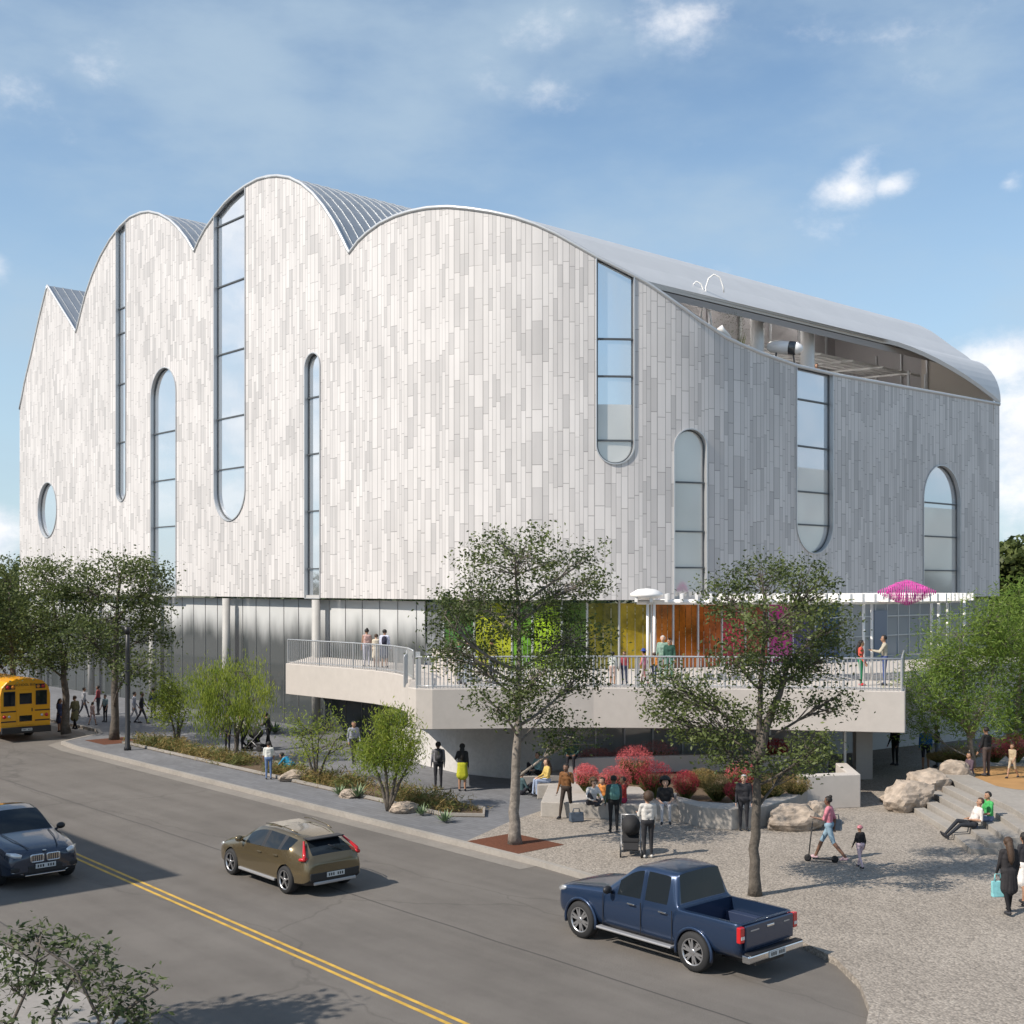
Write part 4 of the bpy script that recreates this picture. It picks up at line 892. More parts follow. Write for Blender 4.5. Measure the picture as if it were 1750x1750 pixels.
tree('feathery_tree', 'bright feathery tree cut by the right picture edge', b, [[b, P(1738, 1220, D), P(1745, 1150, D), P(1750, 1080, D)]],
     lob([(1745, 1030, 50, 36), (1770, 1080, 60, 50), (1735, 1200, 52, 42), (1790, 1150, 60, 60), (1760, 1230, 50, 30)], D, 11, .8), M_LEAFB, M_BARK, 22, 9500, .125, .024, .10, YG, droop=.25, sub=.34, clumps=34)
# trees beyond the block
BGG = 'trees beyond the museum'
for i, (px, D, top, w, lab) in enumerate([(1738, 96, 925, 46, 'dark green tree rising behind the right corner of the museum'), (1800, 104, 950, 60, 'dark tree beyond the right edge of the feathery trees'), (1705, 112, 985, 44, 'low dark tree half hidden behind the feathery tree'),
                                         (-20, 120, 975, 70, 'far dark tree behind the left street trees'), (30, 138, 985, 60, 'hazy far tree beyond the left end of the museum'), (-110, 118, 965, 70, 'far tree out at the left beyond the bus')]):
    k = D/F; b = Vector(((px-875)*k, D, 0)); bot = 1075
    tree('background_tree', lab, b, [[b, P(px, 1040, D), P(px, top+30, D)]], lob([(px, top+26, w*.7, 26), (px-w*.5, top+60, w*.6, 34), (px+w*.5, top+58, w*.6, 34), (px, top+85, w, 36), (px-w*.4, top+118, w*.6, 26), (px+w*.4, top+118, w*.6, 26)], D, 60+i), M_LEAF, M_BARKD, 70+i, 4200, .30, .17, .3, BGG, sub=.6, clumps=24)
rngf = np.random.default_rng(5)
cn_, tn_ = [], []
for i in range(110):
    a = rngf.uniform(-1.2, 1.2); d = rngf.uniform(150, 240); x, y = math.sin(a)*d*1.3, math.cos(a)*d
    if y < 95: continue
    h = rngf.uniform(6, 9.5)
    for k in range(12):
        c = np.array([x+rngf.normal()*3, y+rngf.normal()*3, h*rngf.uniform(.25, .95)]); cn_.append(rngf.normal(size=(60, 3))*1.1+c); tn_.append(np.clip(rngf.normal(size=60)*.15+.5+rngf.normal()*.15, 0, 1))
o = bpy.data.objects.new('far_trees', leaves_mesh('far_trees', np.concatenate(cn_), np.concatenate(tn_), .55, .35, rngf, 0, M_FAR)); COL.objects.link(o); tag(o, 'far belt of trees along the horizon', 'woodland', kind='stuff')
# foreground sapling at the lower left, and the street tree outside the frame whose shade lies on the road
D = 17.2
b = Vector((-6.6, 17.4, .13))
tree('sapling', 'thin leafy sapling with long stems in the lower left foreground', b, [[b, P(20, 1750, D), P(60, 1660, D), P(70, 1600, D)], [b+Vector((.1, 0, 0)), P(90, 1740, D), P(120, 1680, D+.2), P(150, 1640, D+.2)], [b+Vector((.2, .1, 0)), P(170, 1745, D-.2), P(130, 1660, D-.2), P(60, 1610, D-.2)], [b+Vector((.25, 0, 0)), P(200, 1735, D), P(270, 1690, D)]],
     lob([(20, 1615, 30, 30), (60, 1600, 26, 22), (105, 1620, 34, 24), (20, 1680, 34, 38), (70, 1665, 34, 24), (150, 1650, 44, 26), (190, 1690, 40, 26), (130, 1680, 36, 22), (200, 1725, 40, 26), (260, 1680, 28, 14), (245, 1735, 44, 22), (100, 1735, 46, 14), (5, 1740, 20, 18), (170, 1620, 26, 16)], D, 12, .6), M_LEAFN, M_BARKD, 23, 1500, .062, .026, .016, cat='young tree', sub=.13, clumps=12, up=.8)
b = Vector((-11.6, 17.0, .13))
tree('near_street_tree', 'street tree just outside the left picture edge', b, [[b, b+Vector((0, 0, 3)), b+Vector((.2, .1, 6))], [b+Vector((0, 0, 3)), b+Vector((.8, .3, 5.5))]],
     [(b+Vector((0, 0, 7)), (1.3, 1.3, .9)), (b+Vector((.9, .4, 6.3)), (1.0, 1, .7)), (b+Vector((-.6, -.3, 6.2)), (.9, 1, .7))], M_LEAF, M_BARKD, 24, 3200, .12, .06, .14, sub=.35, clumps=26)
# pink muhly grasses and companions
M_PINK = leaf_mat('pink_plume', (.80, .22, .22), (.56, .09, .11), rough=.8, trans=.4)
M_BLADE = leaf_mat('grass_blade', (.20, .22, .07), (.07, .09, .02), rough=.7, trans=.3)
M_TAN = leaf_mat('tan_blade', (.36, .26, .10), (.15, .12, .04), rough=.8, trans=.3)
def tuft(name, label, base, r, h, seed, plume=M_PINK, blade=M_BLADE, n=420, cat='grass', group=None, pl=.55):
    rng = np.random.default_rng(seed); th = thing(name, label, cat, base, group=group)
    a = rng.uniform(0, 2*math.pi, n); q = rng.uniform(0, 1, n)**.6; hh = h*rng.uniform(.35, .75, n)
    p0 = np.stack([np.cos(a)*q*r*.25, np.sin(a)*q*r*.25, np.zeros(n)], 1); p1 = np.stack([np.cos(a)*q*r*.85, np.sin(a)*q*r*.85, hh], 1)
    me = bpy.data.meshes.new('blades'); w = np.stack([-np.sin(a), np.cos(a), np.zeros(n)], 1)*.012
    v = np.stack([p0-w, p0+w, (p0+p1)*.5+w*.8+np.array([0, 0, .1*h]), p1, (p0+p1)*.5-w*.8+np.array([0, 0, .1*h])], 1).reshape(-1, 3)
    me.from_pydata(v.tolist(), [], [tuple(range(5*i, 5*i+5)) for i in range(n)]); me.materials.append(blade)
    at = me.attributes.new('tint', 'FLOAT', 'POINT'); at.data.foreach_set('value', np.repeat(rng.uniform(0, 1, n), 5).astype(np.float32))
    o = bpy.data.objects.new('blades', me); COL.objects.link(o); o.parent = th
    if plume:
        m = int(n*8*pl/.55); d = rng.normal(size=(m, 3)); d /= np.linalg.norm(d, axis=1)[:, None]; rad = rng.uniform(.35, 1.05, (m, 1))**.6
        c = d*rad*np.array([r, r, h*.46])+np.array([0, 0, h*.62]); c = c[c[:, 2] > h*.22]
        o = bpy.data.objects.new('plumes', leaves_mesh('plumes', c, np.clip(rng.normal(size=len(c))*.22+.5, 0, 1), .042, .006, rng, .35, plume, 0)); COL.objects.link(o); o.parent = th
    return th
PKG = 'pink grasses of the planter'
M_PINK2 = leaf_mat('red_plume', (.58, .08, .10), (.30, .03, .05), rough=.8, trans=.4)
M_PALE = leaf_mat('pale_pink_plume', (.72, .36, .34), (.52, .20, .20), rough=.8, trans=.4)
pk = [(1002, 1352, 23, 44, M_PINK, 'leftmost rose pink grass mound above the seating block'), (1052, 1362, 28, 50, M_PINK, 'rose pink grass mound behind the group sitting on the block'), (1085, 1340, 34, 62, M_PINK, 'tallest pink grass mound left of the person with black curls'), (1118, 1362, 34, 58, M_PINK2, 'deep red pink grass mound behind the person with black curls'),
      (1172, 1366, 24, 46, M_PINK2, 'red grass mound just right of the person with black curls'), (1225, 1368, 30, 44, M_TAN, 'rusty tan grass mound over the curved bench wall'), (1268, 1348, 30, 44, M_PINK, 'pink grass mound left of the dark trunk'), (1318, 1366, 30, 42, M_TAN, 'rusty grass mound right of the dark trunk'), (1262, 1374, 26, 40, M_PINK2, 'red grass mound against the dark trunk'),
      (1360, 1362, 26, 36, M_TAN, 'tan grass mound by the square ended wall'), (1020, 1318, 34, 34, M_PALE, 'pale pink grass drift in front of the upper planter wall'), (1120, 1312, 40, 46, M_PALE, 'pale pink hazy grass behind the tallest mound'), (1075, 1312, 30, 38, M_PALE, 'pale pink grass left of the hazy drift'), (1325, 1300, 26, 40, M_PINK2, 'dark red grass by the undercroft glazing'), (1200, 1345, 28, 30, M_TAN, 'low tan grass between the red mounds')]
for i, (px, py, rw, hp, m, lab) in enumerate(pk):
    z = .66 if py > 1330 else 1.2
    c = G(px, py, z); D = c.y
    if py <= 1330: c = P(px, py, 45.7); D = 45.7; c.z = max(.66, c.z-.1)
    tuft('ornamental_grass', lab, c, rw*D/F, hp*D/F, 100+i, m, group=PKG, n=380)
for i, (px, py, rw, hp, m, lab) in enumerate([(1700, 1318, 26, 40, M_PINK, 'pink grass mound behind the standing adult and child at the right'), (1735, 1312, 26, 46, M_PINK, 'red pink grass mound at the right picture edge'), (1640, 1322, 36, 26, M_TAN, 'tan grass clump at the foot of the large feathery tree'), (1605, 1330, 22, 16, M_TAN, 'low green tan grass between boulders and undercroft')]):
    c = P(px, py, 46.5); c.z = .8; tuft('ornamental_grass', lab, c, rw*46.5/F, hp*46.5/F, 140+i, m, group='grasses beside the playground', n=360)
# street bed grasses: one countless ground cover, plus a few distinct plants
rng = np.random.default_rng(77); cn_, tn_ = [], []
for i in range(420):
    u = rng.uniform(-54.2, -30.6); v = rng.uniform(24.7, 26.0)
    if 24.4 < v and (-44.3 < u < -42.6 or -36.8 < u < -35.2): continue
    c = W(u, v, .2); r = rng.uniform(.10, .24); n = 34
    d = rng.normal(size=(n, 3))*np.array([r, r, .12])+np.array([c.x, c.y, .18+rng.uniform(.02, .32)]); d[:, 2] = np.maximum(d[:, 2], .2); cn_.append(d); tn_.append(np.clip(rng.normal(size=n)*.2+.5, 0, 1))
cc, tt = np.concatenate(cn_), np.concatenate(tn_); half = len(cc)//2
for nm, c_, t_, m_, lab in (('bed_grass', cc[:half], tt[:half], M_TAN, 'dry tan grasses spread along the street planting bed'), ('bed_groundcover', cc[half:], tt[half:], M_BLADE, 'low green ground cover along the street planting bed')):
    o = bpy.data.objects.new(nm, leaves_mesh(nm, c_, t_, .13, .014, rng, -.65 if nm == 'bed_grass' else -.4, m_)); COL.objects.link(o); tag(o, lab, 'ground cover', kind='stuff')
M_AGA = mat('agave_leaf', (.14, .20, .10), .6, var=.2, scale=3)
for i, (px, py, s, lab) in enumerate([(610, 1362, .5, 'spiky green agave near the round bushy tree'), (580, 1358, .38, 'smaller spiky agave left of the round bushy tree'), (760, 1404, .40, 'spiky agave at the near end of the planting bed'), (470, 1252, .62, 'dark spiky plant behind the cyclist'), (720, 1392, .34, 'low agave past the pale rock in the planting bed')]):
    rr = random.Random(i); mb = MB()
    for k in range(26):
        a = k*2.4; e = .25+.9*(k/26); d = Vector((math.cos(a)*math.cos(e), math.sin(a)*math.cos(e), math.sin(e)))
        side = Vector((-math.sin(a), math.cos(a), 0))*.045*s*2; p1 = d*s*.5; p2 = d*s*(1.05+rr.uniform(-.15, .15))+Vector((0, 0, .04))
        mb.add([-side*.7, side*.7, p1+side, p2, p1-side, p1-Vector((0, 0, .03*s))], [(0, 1, 5), (1, 2, 5), (2, 3, 5), (3, 4, 5), (4, 0, 5)])
    tag(mb.build('agave', M_AGA, loc=G(px, py, .17)), lab, 'plant', 'spiky plants of the plaza')

tuft('potted_plant', 'leafy green plant beside the first roof terrace column', W(-35.6, 45.4, 16.7), .9, 3.4, 300, leaf_mat('plant_leaf', (.12, .17, .06), (.04, .07, .02)), M_BLADE, 160, 'plant')
# ---------------------------------------------------------------- vehicles
M_TYRE = mat('tyre_rubber', (.018, .018, .019), .8)
M_RIM = mat('alloy_rim', (.50, .50, .51), .3, metal=.85)
M_TRIM = mat('black_trim', (.016, .016, .018), .5)
M_CARGL = mat('tinted_glass', (.012, .016, .020), .03, ior=1.45, spec=.45)
M_RED = mat('red_lens', (.50, .012, .015), .15, coat=.6)
M_CLEAR = mat('clear_lens', (.62, .64, .66), .1, metal=.4, coat=.6)
M_CHROME = mat('chrome', (.70, .71, .72), .16, metal=1.0)
M_PLATE = mat('plate_white', (.55, .56, .55), .5)
M_SILV = mat('silver_plastic', (.42, .42, .43), .35, metal=.5)
def section(hw, zb, zm, zbelt, wbelt, zroof, wroof, rail=.06, crown=.02):
    rail = min(rail, (zroof-zbelt)*.4)
    return [(0, zb), (hw*.80, zb), (hw*.97, zb+.10), (hw, zm), (wbelt, zbelt), (wroof+.035, zroof-rail*1.6), (wroof-.03, zroof-rail*.45), (wroof*.55, zroof-crown*.3), (0, zroof)]
PENDING = []
def car_body(stations, glass, cutters, cutbox=None, sub=2):
    """stations: (x, section); glass: function(i, row) -> material index for the face between stations i, i+1 and rows row, row+1"""
    mb = MB(); nr = 9; vs = []; idx = []
    for x, sec in stations:
        row = []
        for j, (y, z) in enumerate(sec):
            if y == 0: vs.append((x, 0, z)); row.append((len(vs)-1, len(vs)-1))
            else: vs.append((x, y, z)); vs.append((x, -y, z)); row.append((len(vs)-2, len(vs)-1))
        idx.append(row)
    fs, ms = [], []
    for i in range(len(stations)-1):
        for j in range(nr-1):
            a, b, c, d = idx[i][j], idx[i][j+1], idx[i+1][j+1], idx[i+1][j]; m = glass(i, j)
            fs.append((a[0], b[0], c[0], d[0])); ms.append(m)
            fs.append((d[1], c[1], b[1], a[1])); ms.append(m)
    for i, flip in ((0, True), (len(stations)-1, False)):
        r = idx[i]
        for j in range(nr-1):
            a, b = r[j], r[j+1]
            q = [a[0], b[0]]+([b[1]] if b[1] != b[0] else [])+([a[1]] if a[1] != a[0] else [])
            if len(q) < 3: continue
            fs.append(tuple(q[::-1] if not flip else q)); ms.append(glass(-1 if i == 0 else -2, j))
    me = bpy.data.meshes.new('tmp_body'); me.from_pydata(vs, [], fs)
    me.polygons.foreach_set('material_index', ms); me.update()
    bm = bmesh.new(); bm.from_mesh(me); bmesh.ops.recalc_face_normals(bm, faces=bm.faces)
    cl = bm.edges.layers.float.get('crease_edge') or bm.edges.layers.float.new('crease_edge')
    for e in bm.edges:
        if len(e.link_faces) == 2 and e.link_faces[0].material_index != e.link_faces[1].material_index: e[cl] = .93
    cv = bm.verts.layers.float.get('crease_vert') or bm.verts.layers.float.new('crease_vert')
    for v in bm.verts:
        ms_ = [f.material_index for f in v.link_faces]
        if len(ms_) == 4:
            for q in (1, 2, 3, 5):
                if ms_.count(q) == 1: v[cv] = .8
    bm.to_mesh(me); bm.free()
    o = bpy.data.objects.new('tmp_body', me); COL.objects.link(o)
    md = o.modifiers.new('s', 'SUBSURF'); md.levels = sub; md.render_levels = sub
    tmp = [o]
    cyl = MB()
    for (x, y, z, r, w) in cutters:
        cyl.lathe([(r, y-w/2), (r, y+w/2)], 28, c=(x, 0, z), axis='y')
    if cyl.v:
        cme = cyl.mesh('cut', []); cm = bpy.data.objects.new('cut', cme); COL.objects.link(cm); tmp.append(cm)
        bb = bmesh.new(); bb.from_mesh(cme); bmesh.ops.recalc_face_normals(bb, faces=bb.faces); bb.to_mesh(cme); bb.free()
        md = o.modifiers.new('b', 'BOOLEAN'); md.operation = 'DIFFERENCE'; md.object = cm; md.solver = 'EXACT'
    if cutbox:
        bx = MB(); bx.obox(*cutbox); bme = bx.mesh('cutb', []); bo = bpy.data.objects.new('cutb', bme); COL.objects.link(bo); tmp.append(bo)
        bb = bmesh.new(); bb.from_mesh(bme); bmesh.ops.recalc_face_normals(bb, faces=bb.faces); bb.to_mesh(bme); bb.free()
        md = o.modifiers.new('b2', 'BOOLEAN'); md.operation = 'DIFFERENCE'; md.object = bo; md.solver = 'EXACT'
    dg = bpy.context.evaluated_depsgraph_get(); dg.update()
    res = bpy.data.meshes.new_from_object(o.evaluated_get(dg))
    for t in tmp: bpy.data.objects.remove(t)
    return res
def split_body(me, names, parent, cutters, black_idx):
    """names: {material index: (part name, material, parent index or None)}"""
    V = [v.co.copy() for v in me.vertices]; groups = {}
    for p in me.polygons:
        m = p.material_index; c = p.center
        for (x, y, z, r, w) in cutters:
            if abs(c.y-y) < w/2+.01 and math.hypot(c.x-x, c.z-z) < r+.004: m = black_idx
        groups.setdefault((m, c.y > 0) if 'side_window' in names[m][0] else (m, False), []).append(p)
    out = {}
    for m in sorted(groups, key=lambda q: names[q[0]][2] is not None):
        nm, mt, par = names[m[0]]; mp = {}; vs = []; fs = []
        for p in groups[m]:
            f = []
            for i in p.vertices:
                if i not in mp: mp[i] = len(vs); vs.append(V[i])
                f.append(mp[i])
            fs.append(f)
        n = bpy.data.meshes.new(nm); n.from_pydata(vs, [], fs); n.materials.append(mt); n.polygons.foreach_set('use_smooth', [True]*len(fs)); n.update()
        try: n.set_sharp_from_angle(angle=R(38))
        except Exception: pass
        o = bpy.data.objects.new(nm, n); COL.objects.link(o); o.parent = parent if par is None else out[par]; out[m] = o
    return out
def wheel(parent, x, y, r, w, side, spokes=5, rim=.70, twin=False):
    """side +1: outer face towards +y"""
    h = w/2; prof = [(r*rim, -h), (r*.93, -h), (r, -h*.6), (r, h*.6), (r*.93, h), (r*rim, h)]
    mb = MB(); mb.lathe(prof, 32, axis='y', cap=False); t = mb.build('wheel', M_TYRE, parent); t.location = (x, y, r)
    mb = MB(); o = side*h; R1 = r*rim
    n = 32; vs = []
    for rr, yy in ((R1, o*1.0), (R1*.93, o*1.02), (R1*.90, o*.72)):
        for j in range(n): a = 2*math.pi*j/n; vs.append((rr*math.cos(a), yy, rr*math.sin(a)))
    mb.add(vs, [(i*n+j, i*n+(j+1) % n, (i+1)*n+(j+1) % n, (i+1)*n+j) for i in range(2) for j in range(n)], 0, True)
    per = 2 if twin else 1
    for k in range(spokes):
        for q in range(per):
            a = 2*math.pi*(k+(.16*(q*2-1) if twin else 0))/spokes+.3; d = Vector((math.cos(a), 0, math.sin(a))); s = Vector((-math.sin(a), 0, math.cos(a)))
            mb.add([d*R1*.12+s*r*.07+Vector((0, o*.92, 0)), d*R1*.12-s*r*.07+Vector((0, o*.92, 0)), d*R1*.92-s*r*.05+Vector((0, o*.95, 0)), d*R1*.92+s*r*.05+Vector((0, o*.95, 0)),
                    d*R1*.12+s*r*.07+Vector((0, o*.70, 0)), d*R1*.12-s*r*.07+Vector((0, o*.70, 0)), d*R1*.92-s*r*.05+Vector((0, o*.74, 0)), d*R1*.92+s*r*.05+Vector((0, o*.74, 0))],
                   [(0, 1, 2, 3), (0, 3, 7, 4), (1, 5, 6, 2), (0, 4, 5, 1), (3, 2, 6, 7)])
    mb.lathe([(r*.16, o*.70), (r*.16, o*.94), (r*.12, o*.98)], 16, axis='y'); mb.build('rim', M_RIM, t)
    mb = MB(); mb.lathe([(R1*.97, -o*.9), (R1*.97, -o*.5), (R1*.9, o*.35)], 24, axis='y'); mb.build('brake_drum', M_TRIM, t)
    return t
def patch(name, pts, m, parent, th=.02, n=Vector((0, 0, 1))):
    mb = MB(); k = len(pts); n = Vector(n).normalized()*th; pts = [Vector(p) for p in pts]
    mb.add(pts+[p+n for p in pts], [tuple(range(k-1, -1, -1)), tuple(range(k, 2*k))]+[(i, (i+1) % k, k+(i+1) % k, k+i) for i in range(k)]); return mb.build(name, m, parent, bevel=.006)
def handle(parent, x, y, z, m):
    mb = MB(); mb.box((x, y, z), (.20, .035, .032)); mb.build('door_handle', m, parent, bevel=.01)
def mirror(parent, x, y, z, m):
    s = 1 if y > 0 else -1; mb = MB(); mb.ball((x, y+s*.10, z+.06), (.07, .12, .085), 12, 8); mb.tube([(x+.02, y-s*.04, z-.02), (x, y+s*.05, z+.03)], .03, 6); mb.build('side_mirror', m, parent)
def plate(parent, x, y, z, d):
    mb = MB(); mb.box((x, y, z), (.016, .50, .115)); p = mb.build('licence_plate', M_PLATE, parent)
    mb = MB()
    for k in range(7):
        if k == 3: continue
        mb.box((x+d*.010, y-.19+.063*k, z), (.004, .034, .066))
    mb.build('characters', M_TRIM, p)

# --- bronze hatchback, driving away
HB = ANG_U+math.pi
M_BRZ = mat('bronze_paint', (.165, .128, .072), .26, metal=.6, coat=.8)
c0 = G(444, 1508, 0); uv0 = (0, 0)
hat = thing('hatchback', 'bronze hatchback with red corner tail lights driving away up the street', 'car', (0, 0, 0), HB)
sx = section
ST = [(2.17, sx(.58, .30, .46, .60, .60, .66, .50)), (2.08, sx(.78, .22, .50, .68, .74, .74, .58)), (1.78, sx(.87, .19, .54, .80, .82, .88, .66)), (1.30, sx(.895, .19, .56, .90, .85, .96, .70)), (1.02, sx(.90, .19, .57, .93, .86, 1.00, .70)),
      (.94, sx(.90, .19, .57, .945, .865, 1.03, .70)), (.55, sx(.90, .19, .58, .96, .87, 1.28, .645)), (.18, sx(.90, .19, .58, .97, .87, 1.425, .60)), (-.22, sx(.90, .19, .58, .985, .87, 1.46, .595)), (-.34, sx(.90, .19, .58, .99, .87, 1.462, .592)),
      (-.98, sx(.90, .19, .59, 1.02, .86, 1.435, .565)), (-1.10, sx(.90, .19, .59, 1.03, .86, 1.425, .56)), (-1.42, sx(.895, .20, .60, 1.07, .825, 1.37, .50)), (-1.62, sx(.885, .21, .60, 1.07, .79, 1.31, .475)), (-1.98, sx(.85, .24, .62, 1.00, .77, 1.10, .59)), (-2.09, sx(.82, .26, .62, .93, .755, 1.00, .60)), (-2.19, sx(.76, .32, .62, .80, .70, .86, .56)), (-2.22, sx(.68, .38, .60, .74, .64, .79, .5))]
def hg(i, j):
    if i in (5, 6) and j >= 6: return 1            # windscreen
    if j == 4 and i in (6, 7): return 2
    if j == 4 and i == 9: return 3
    if j == 4 and i in (8,): return 4
    if j == 4 and i == 10: return 4
    if j == 4 and i == 11: return 3
    if i == 13 and j >= 6: return 5
    if i == 14 and j >= 6: return 5
    if j <= 1: return 4
    return 0
cutH = [(1.30, .80, .335, .375, .5), (1.30, -.80, .335, .375, .5), (-1.345, .80, .335, .375, .5), (-1.345, -.80, .335, .375, .5)]
hg2 = lambda i, j: {3: 3}.get(hg(i, j), hg(i, j))
me = car_body(ST, hg, cutH)
out = split_body(me, {0: ('body', M_BRZ, None), 1: ('windscreen', M_CARGL, None), 2: ('side_window', M_CARGL, None), 3: ('rear_side_window', M_CARGL, None), 4: ('lower_cladding', M_TRIM, None), 5: ('rear_window', M_CARGL, None)}, hat, cutH, 4)
for x in (1.30, -1.345):
    for s in (1, -1): wheel(hat, x, s*.79, .335, .225, s, 5)
for s in (1, -1):
    mb = MB(); mb.tube([(-1.69, s*.56, 1.27), (-1.88, s*.67, 1.13), (-2.03, s*.755, 1.00), (-2.07, s*.765, .92)], [.026, .036, .048, .04], 8); mb.tube([(-2.05, s*.70, .93), (-2.06, s*.78, .92), (-1.93, s*.835, .91)], [.04, .055, .035], 8); mb.build('tail_light', M_RED, hat)
    handle(hat, -.15, s*.895, .84, M_BRZ); handle(hat, -.92, s*.895, .87, M_BRZ); mirror(hat, .72, s*.86, .98, M_BRZ)
    mb = MB(); mb.tube([(.05, s*.56, 1.475), (-.3, s*.555, 1.515), (-1.0, s*.52, 1.475), (-1.30, s*.49, 1.42)], .015, 6); mb.build('roof_rail', M_BRZ, hat)
    mb = MB(); mb.tube([(1.92, s*.66, .72), (2.04, s*.70, .66), (1.80, s*.80, .74)], [.05, .07, .03], 8); mb.build('headlight', M_CLEAR, hat)
    mb = MB(); mb.box((-.02, s*.885, .27), (1.75, .07, .07)); mb.build('sill_trim', M_SILV, hat, bevel=.02)
mb = MB(); mb.obox((-1.71, 0, 1.32), (.14, 0, .0), (0, .51, 0), (0, 0, .016)); mb.build('roof_spoiler', M_TRIM, hat, bevel=.02)
mb = MB(); mb.obox((-2.20, 0, .34), (.03, 0, 0), (0, .60, 0), (0, 0, .04)); mb.build('skid_plate', M_SILV, hat, bevel=.02)
mb = MB(); mb.obox((-2.195, 0, .50), (.03, 0, 0), (0, .70, 0), (0, 0, .09)); mb.build('rear_bumper', M_TRIM, hat, bevel=.02)
plate(hat, -2.24, 0, .52, -1)
mb = MB(); mb.box((-.16, 0, 1.449), (.62, .90, .012)); mb.build('glass_roof', mat('roof_pane', (.20, .17, .12), .08, ior=1.6), hat, bevel=.005)
mb = MB(); mb.tube([(-1.98, .05, 1.18), (-2.06, -.28, 1.03)], .012, 5); mb.build('wiper', M_TRIM, hat)
# the wheels' contact points in the picture fix its place
h0 = G(403, 1495, 0); h1 = G(487, 1525, 0); uvm = UV2((h0+h1)/2)
pc = W(uvm[0], uvm[1]+.80); hat.location = pc+UX*(-.02)

# --- blue pickup
M_BLU = mat('blue_paint', (.020, .040, .088), .28, metal=.45, coat=.8)
pk_ = thing('pickup_truck', 'blue double cab pickup with open empty bed parked by the pebble kerb', 'pickup truck', (0, 0, 0), HB)
ST = [(2.50, sx(.60, .42, .66, .86, .60, .92, .52)), (2.42, sx(.78, .36, .68, .94, .76, 1.00, .60)), (2.20, sx(.86, .34, .70, 1.01, .82, 1.07, .68)), (1.62, sx(.885, .34, .72, 1.06, .83, 1.13, .72)), (1.08, sx(.885, .34, .74, 1.09, .83, 1.17, .72)),
      (1.00, sx(.885, .34, .74, 1.10, .83, 1.19, .72)), (.62, sx(.885, .34, .75, 1.11, .83, 1.48, .68)), (.26, sx(.885, .34, .75, 1.12, .83, 1.735, .645)), (-.02, sx(.885, .34, .75, 1.125, .83, 1.79, .64)), (-.12, sx(.885, .34, .75, 1.125, .83, 1.80, .64)),
      (-.74, sx(.885, .34, .75, 1.14, .83, 1.79, .64)), (-.86, sx(.885, .34, .75, 1.14, .83, 1.765, .635)), (-.98, sx(.885, .34, .75, 1.135, .83, 1.19, .73)), (-1.02, sx(.885, .38, .75, 1.10, .86, 1.12, .80)), (-1.45, sx(.89, .40, .76, 1.11, .865, 1.13, .81)), (-2.0, sx(.89, .42, .76, 1.11, .865, 1.13, .81)), (-2.46, sx(.885, .44, .76, 1.11, .86, 1.13, .80)), (-2.56, sx(.87, .46, .76, 1.10, .85, 1.12, .80))]
def pg(i, j):
    if i in (5, 6) and j >= 6: return 1
    if j == 4 and i in (6, 7): return 2
    if j == 4 and i == 9: return 3
    if j == 4 and i == 8: return 0
    if i == 11 and j >= 6: return 5
    if j <= 0: return 4
    return 0
cutP = [(1.63, .80, .39, .45, .5), (1.63, -.80, .39, .45, .5), (-1.455, .80, .39, .45, .5), (-1.455, -.80, .39, .45, .5)]
me = car_body(ST, pg, cutP, ((-1.79, 0, 1.05), (.70, 0, 0), (0, .755, 0), (0, 0, .42)))
out = split_body(me, {0: ('body', M_BLU, None), 1: ('windscreen', M_CARGL, None), 2: ('front_side_window', M_CARGL, None), 3: ('rear_side_window', M_CARGL, None), 4: ('underbody', M_TRIM, None), 5: ('cab_rear_window', M_CARGL, None)}, pk_, cutP, 4)
for x in (1.63, -1.455):
    for s in (1, -1): wheel(pk_, x, s*.80, .39, .26, s, 6, .68, True)
    for s in (1, -1):
        mb = MB(); mb.tube([(x+.45*math.cos(a), s*.895, .39+.45*math.sin(a)) for a in np.linspace(-.25, math.pi+.25, 18)], .035, 6); mb.build('wheel_arch', M_BLU, pk_)
mb = MB(); mb.box((-1.79, 0, .655), (1.38, 1.49, .04))
for k in range(9): mb.box((-1.79, -.64+.16*k, .683), (1.36, .06, .025))
for s in (1, -1): mb.box((-1.455, s*.66, .76), (.82, .18, .2))
mb.build('bed_liner', mat('bed_dark', (.022, .035, .075), .5), pk_, bevel=.01)
for s in (1, -1):
    mb = MB(); mb.box((-2.55, s*.835, .93), (.10, .14, .30)); tl = mb.build('tail_light', M_RED, pk_, bevel=.02)
    mb = MB(); mb.box((-2.603, s*.835, .88), (.012, .10, .06)); mb.build('reversing_lens', M_CLEAR, tl)
    handle(pk_, .18, s*.90, 1.0, M_CHROME); handle(pk_, -.66, s*.90, 1.0, M_CHROME); mirror(pk_, .78, s*.86, 1.13, M_TRIM)
    mb = MB(); mb.obox((.05, s*.93, .38), (1.02, 0, 0), (0, .085, 0), (0, 0, .025)); mb.build('side_step', M_SILV, pk_, bevel=.02)
    mb = MB(); mb.tube([(2.25, s*.70, .95), (2.38, s*.70, .90), (2.15, s*.82, .97)], [.06, .08, .03], 8); mb.build('headlight', M_CLEAR, pk_)
    for xx in (-.075, -.875, .93): mb = None
mb = MB()
for s in (1, -1):
    for xx in (-.07, -.90, .98): mb.box((xx, s*.886, .74), (.012, .012, .66))
    mb.box((.03, s*.889, .415), (1.9, .012, .012))
mb.build('door_seam', M_TRIM, pk_)
mb = MB(); mb.box((-2.585, 0, .86), (.05, 1.50, .46)); tg = mb.build('tailgate', M_BLU, pk_, bevel=.02)
mb = MB(); mb.box((-2.615, 0, .99), (.03, .22, .05)); mb.build('tailgate_handle', M_CHROME, tg, bevel=.01)
mb = MB()
for y, w in ((.48, .26), (-.52, .18)): mb.box((-2.613, y, .98), (.008, w, .025))
